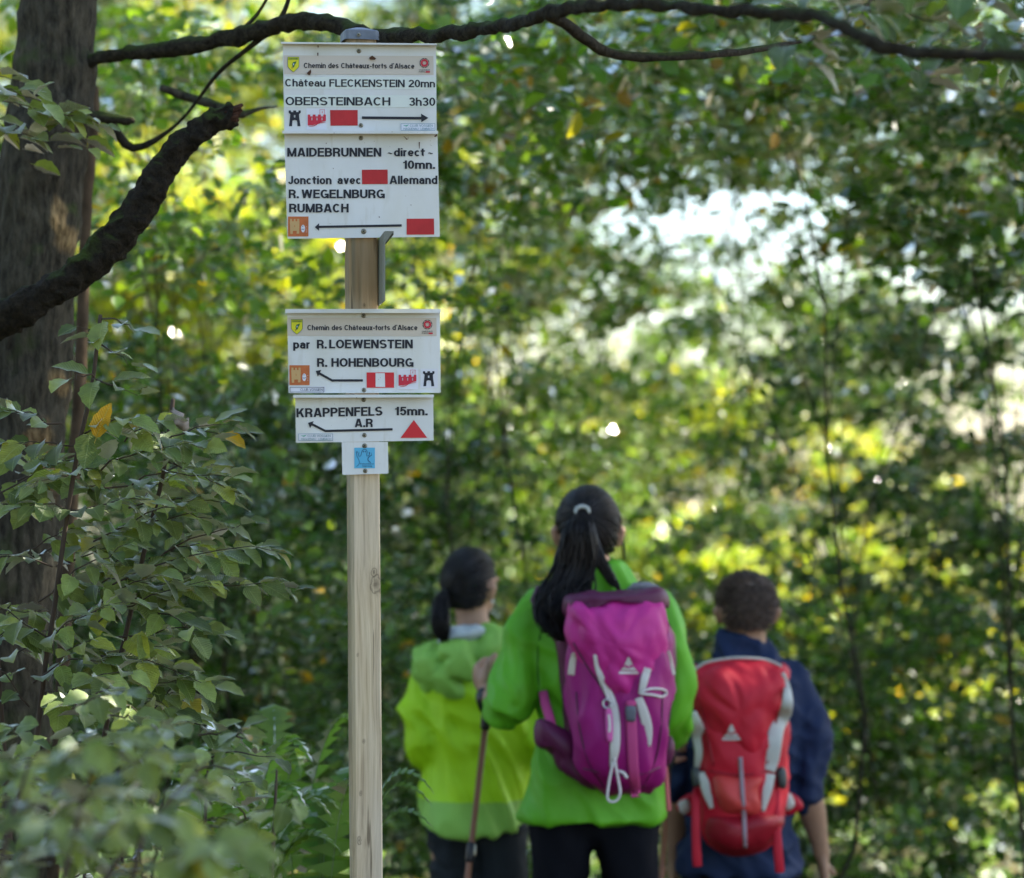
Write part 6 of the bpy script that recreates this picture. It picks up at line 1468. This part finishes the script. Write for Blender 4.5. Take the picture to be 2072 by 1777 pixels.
for (n, lb, px, py, Y, rx, rz, nc, per, lf, pal, sd_) in FAR:
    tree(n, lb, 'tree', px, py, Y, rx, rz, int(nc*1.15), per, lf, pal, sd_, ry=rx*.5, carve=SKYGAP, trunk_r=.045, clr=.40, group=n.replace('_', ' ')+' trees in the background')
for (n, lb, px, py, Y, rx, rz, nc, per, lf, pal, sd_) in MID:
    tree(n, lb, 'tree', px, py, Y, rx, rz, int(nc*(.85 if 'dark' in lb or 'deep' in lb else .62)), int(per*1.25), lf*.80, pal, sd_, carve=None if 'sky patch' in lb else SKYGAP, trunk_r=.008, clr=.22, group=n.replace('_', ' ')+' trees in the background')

# unseen tall canopy, added over the path to shade the walkers, sign and shrubs
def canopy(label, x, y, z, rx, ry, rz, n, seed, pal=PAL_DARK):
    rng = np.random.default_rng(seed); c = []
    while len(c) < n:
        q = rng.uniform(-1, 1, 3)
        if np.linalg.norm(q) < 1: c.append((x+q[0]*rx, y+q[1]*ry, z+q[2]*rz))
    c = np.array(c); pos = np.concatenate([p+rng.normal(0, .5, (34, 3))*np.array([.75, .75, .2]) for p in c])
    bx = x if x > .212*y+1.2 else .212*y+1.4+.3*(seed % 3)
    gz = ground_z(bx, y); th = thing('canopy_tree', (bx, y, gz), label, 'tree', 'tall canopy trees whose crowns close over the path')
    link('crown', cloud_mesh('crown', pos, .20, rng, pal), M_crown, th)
    it = [tube([(Vector((bx, y, gz-.1)), .17), (Vector((bx+.1, y, (z+gz)/2)), .14), (Vector((bx*.7+x*.3, y, z-1.6)), .12), (Vector((x, y+.1, z)), .08)], 10)]
    for j in range(10):
        it.append(tube([(Vector((x, y, z-rz-.3)), .05), (Vector(c[j]), .015)], 5))
    part('trunk', join_vf(*it), M_bark, th, True)
CAN = [(4.2, 5.2, 7.6, 2.6, 2.6, 1.4, 170), (4.8, 9.6, 8.0, 3.0, 2.8, 1.5, 170), (8.6, 7.4, 8.4, 2.8, 3.4, 1.6, 170), (7.2, 13.2, 8.6, 3.2, 2.6, 1.6, 110), (3.2, 13.4, 8.6, 2.6, 2.2, 1.4, 70), (11.0, 11.5, 9.2, 3.2, 3.2, 1.6, 120)]
for i, (x, y, z, rx, ry, rz, n) in enumerate(CAN): canopy('tall tree whose high crown closes over the path above the picture', x, y, z, rx, ry, rz, n, 70+i)

# trees added out of the picture on the left: they keep the light coming from the right
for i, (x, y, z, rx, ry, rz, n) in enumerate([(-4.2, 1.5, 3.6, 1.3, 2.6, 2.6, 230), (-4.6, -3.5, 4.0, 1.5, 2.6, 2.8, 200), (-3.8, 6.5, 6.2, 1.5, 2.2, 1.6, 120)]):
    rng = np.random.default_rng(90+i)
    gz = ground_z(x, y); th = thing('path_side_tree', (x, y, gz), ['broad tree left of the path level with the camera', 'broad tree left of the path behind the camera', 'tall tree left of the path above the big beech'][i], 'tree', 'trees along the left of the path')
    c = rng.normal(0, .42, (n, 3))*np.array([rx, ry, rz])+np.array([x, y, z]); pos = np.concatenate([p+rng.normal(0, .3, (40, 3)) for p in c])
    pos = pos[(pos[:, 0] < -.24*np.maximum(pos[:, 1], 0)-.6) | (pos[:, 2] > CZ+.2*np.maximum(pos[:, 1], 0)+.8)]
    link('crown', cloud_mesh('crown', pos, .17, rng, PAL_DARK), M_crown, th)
    it = [tube([(Vector((x, y, gz-.1)), .14), (Vector((x+.1, y, z)), .10), (Vector((x, y, z+rz)), .03)], 10)]
    part('trunk', join_vf(*it), M_bark, th, True)
# low plants on the forest floor
rng = np.random.default_rng(5); n = 42000
x = rng.uniform(-7, 8, n); y = 7.4+rng.uniform(0, 1, n)**1.4*19; ok = np.abs(x) < .26*y+.8; x, y = x[ok], y[ok]
pos = np.array([(a, b, ground_z(a, b)+rng.uniform(.02, .42)*(.6+.8*(noise.noise(Vector((a*.8, b*.8, 3))) > 0))) for a, b in zip(x, y)])
gc = link('ground_cover', cloud_mesh('ground_cover', pos, .10, rng, PAL_DULL), M_crown); tag(gc, 'low green plants covering the forest floor', 'plants', None, 'stuff')
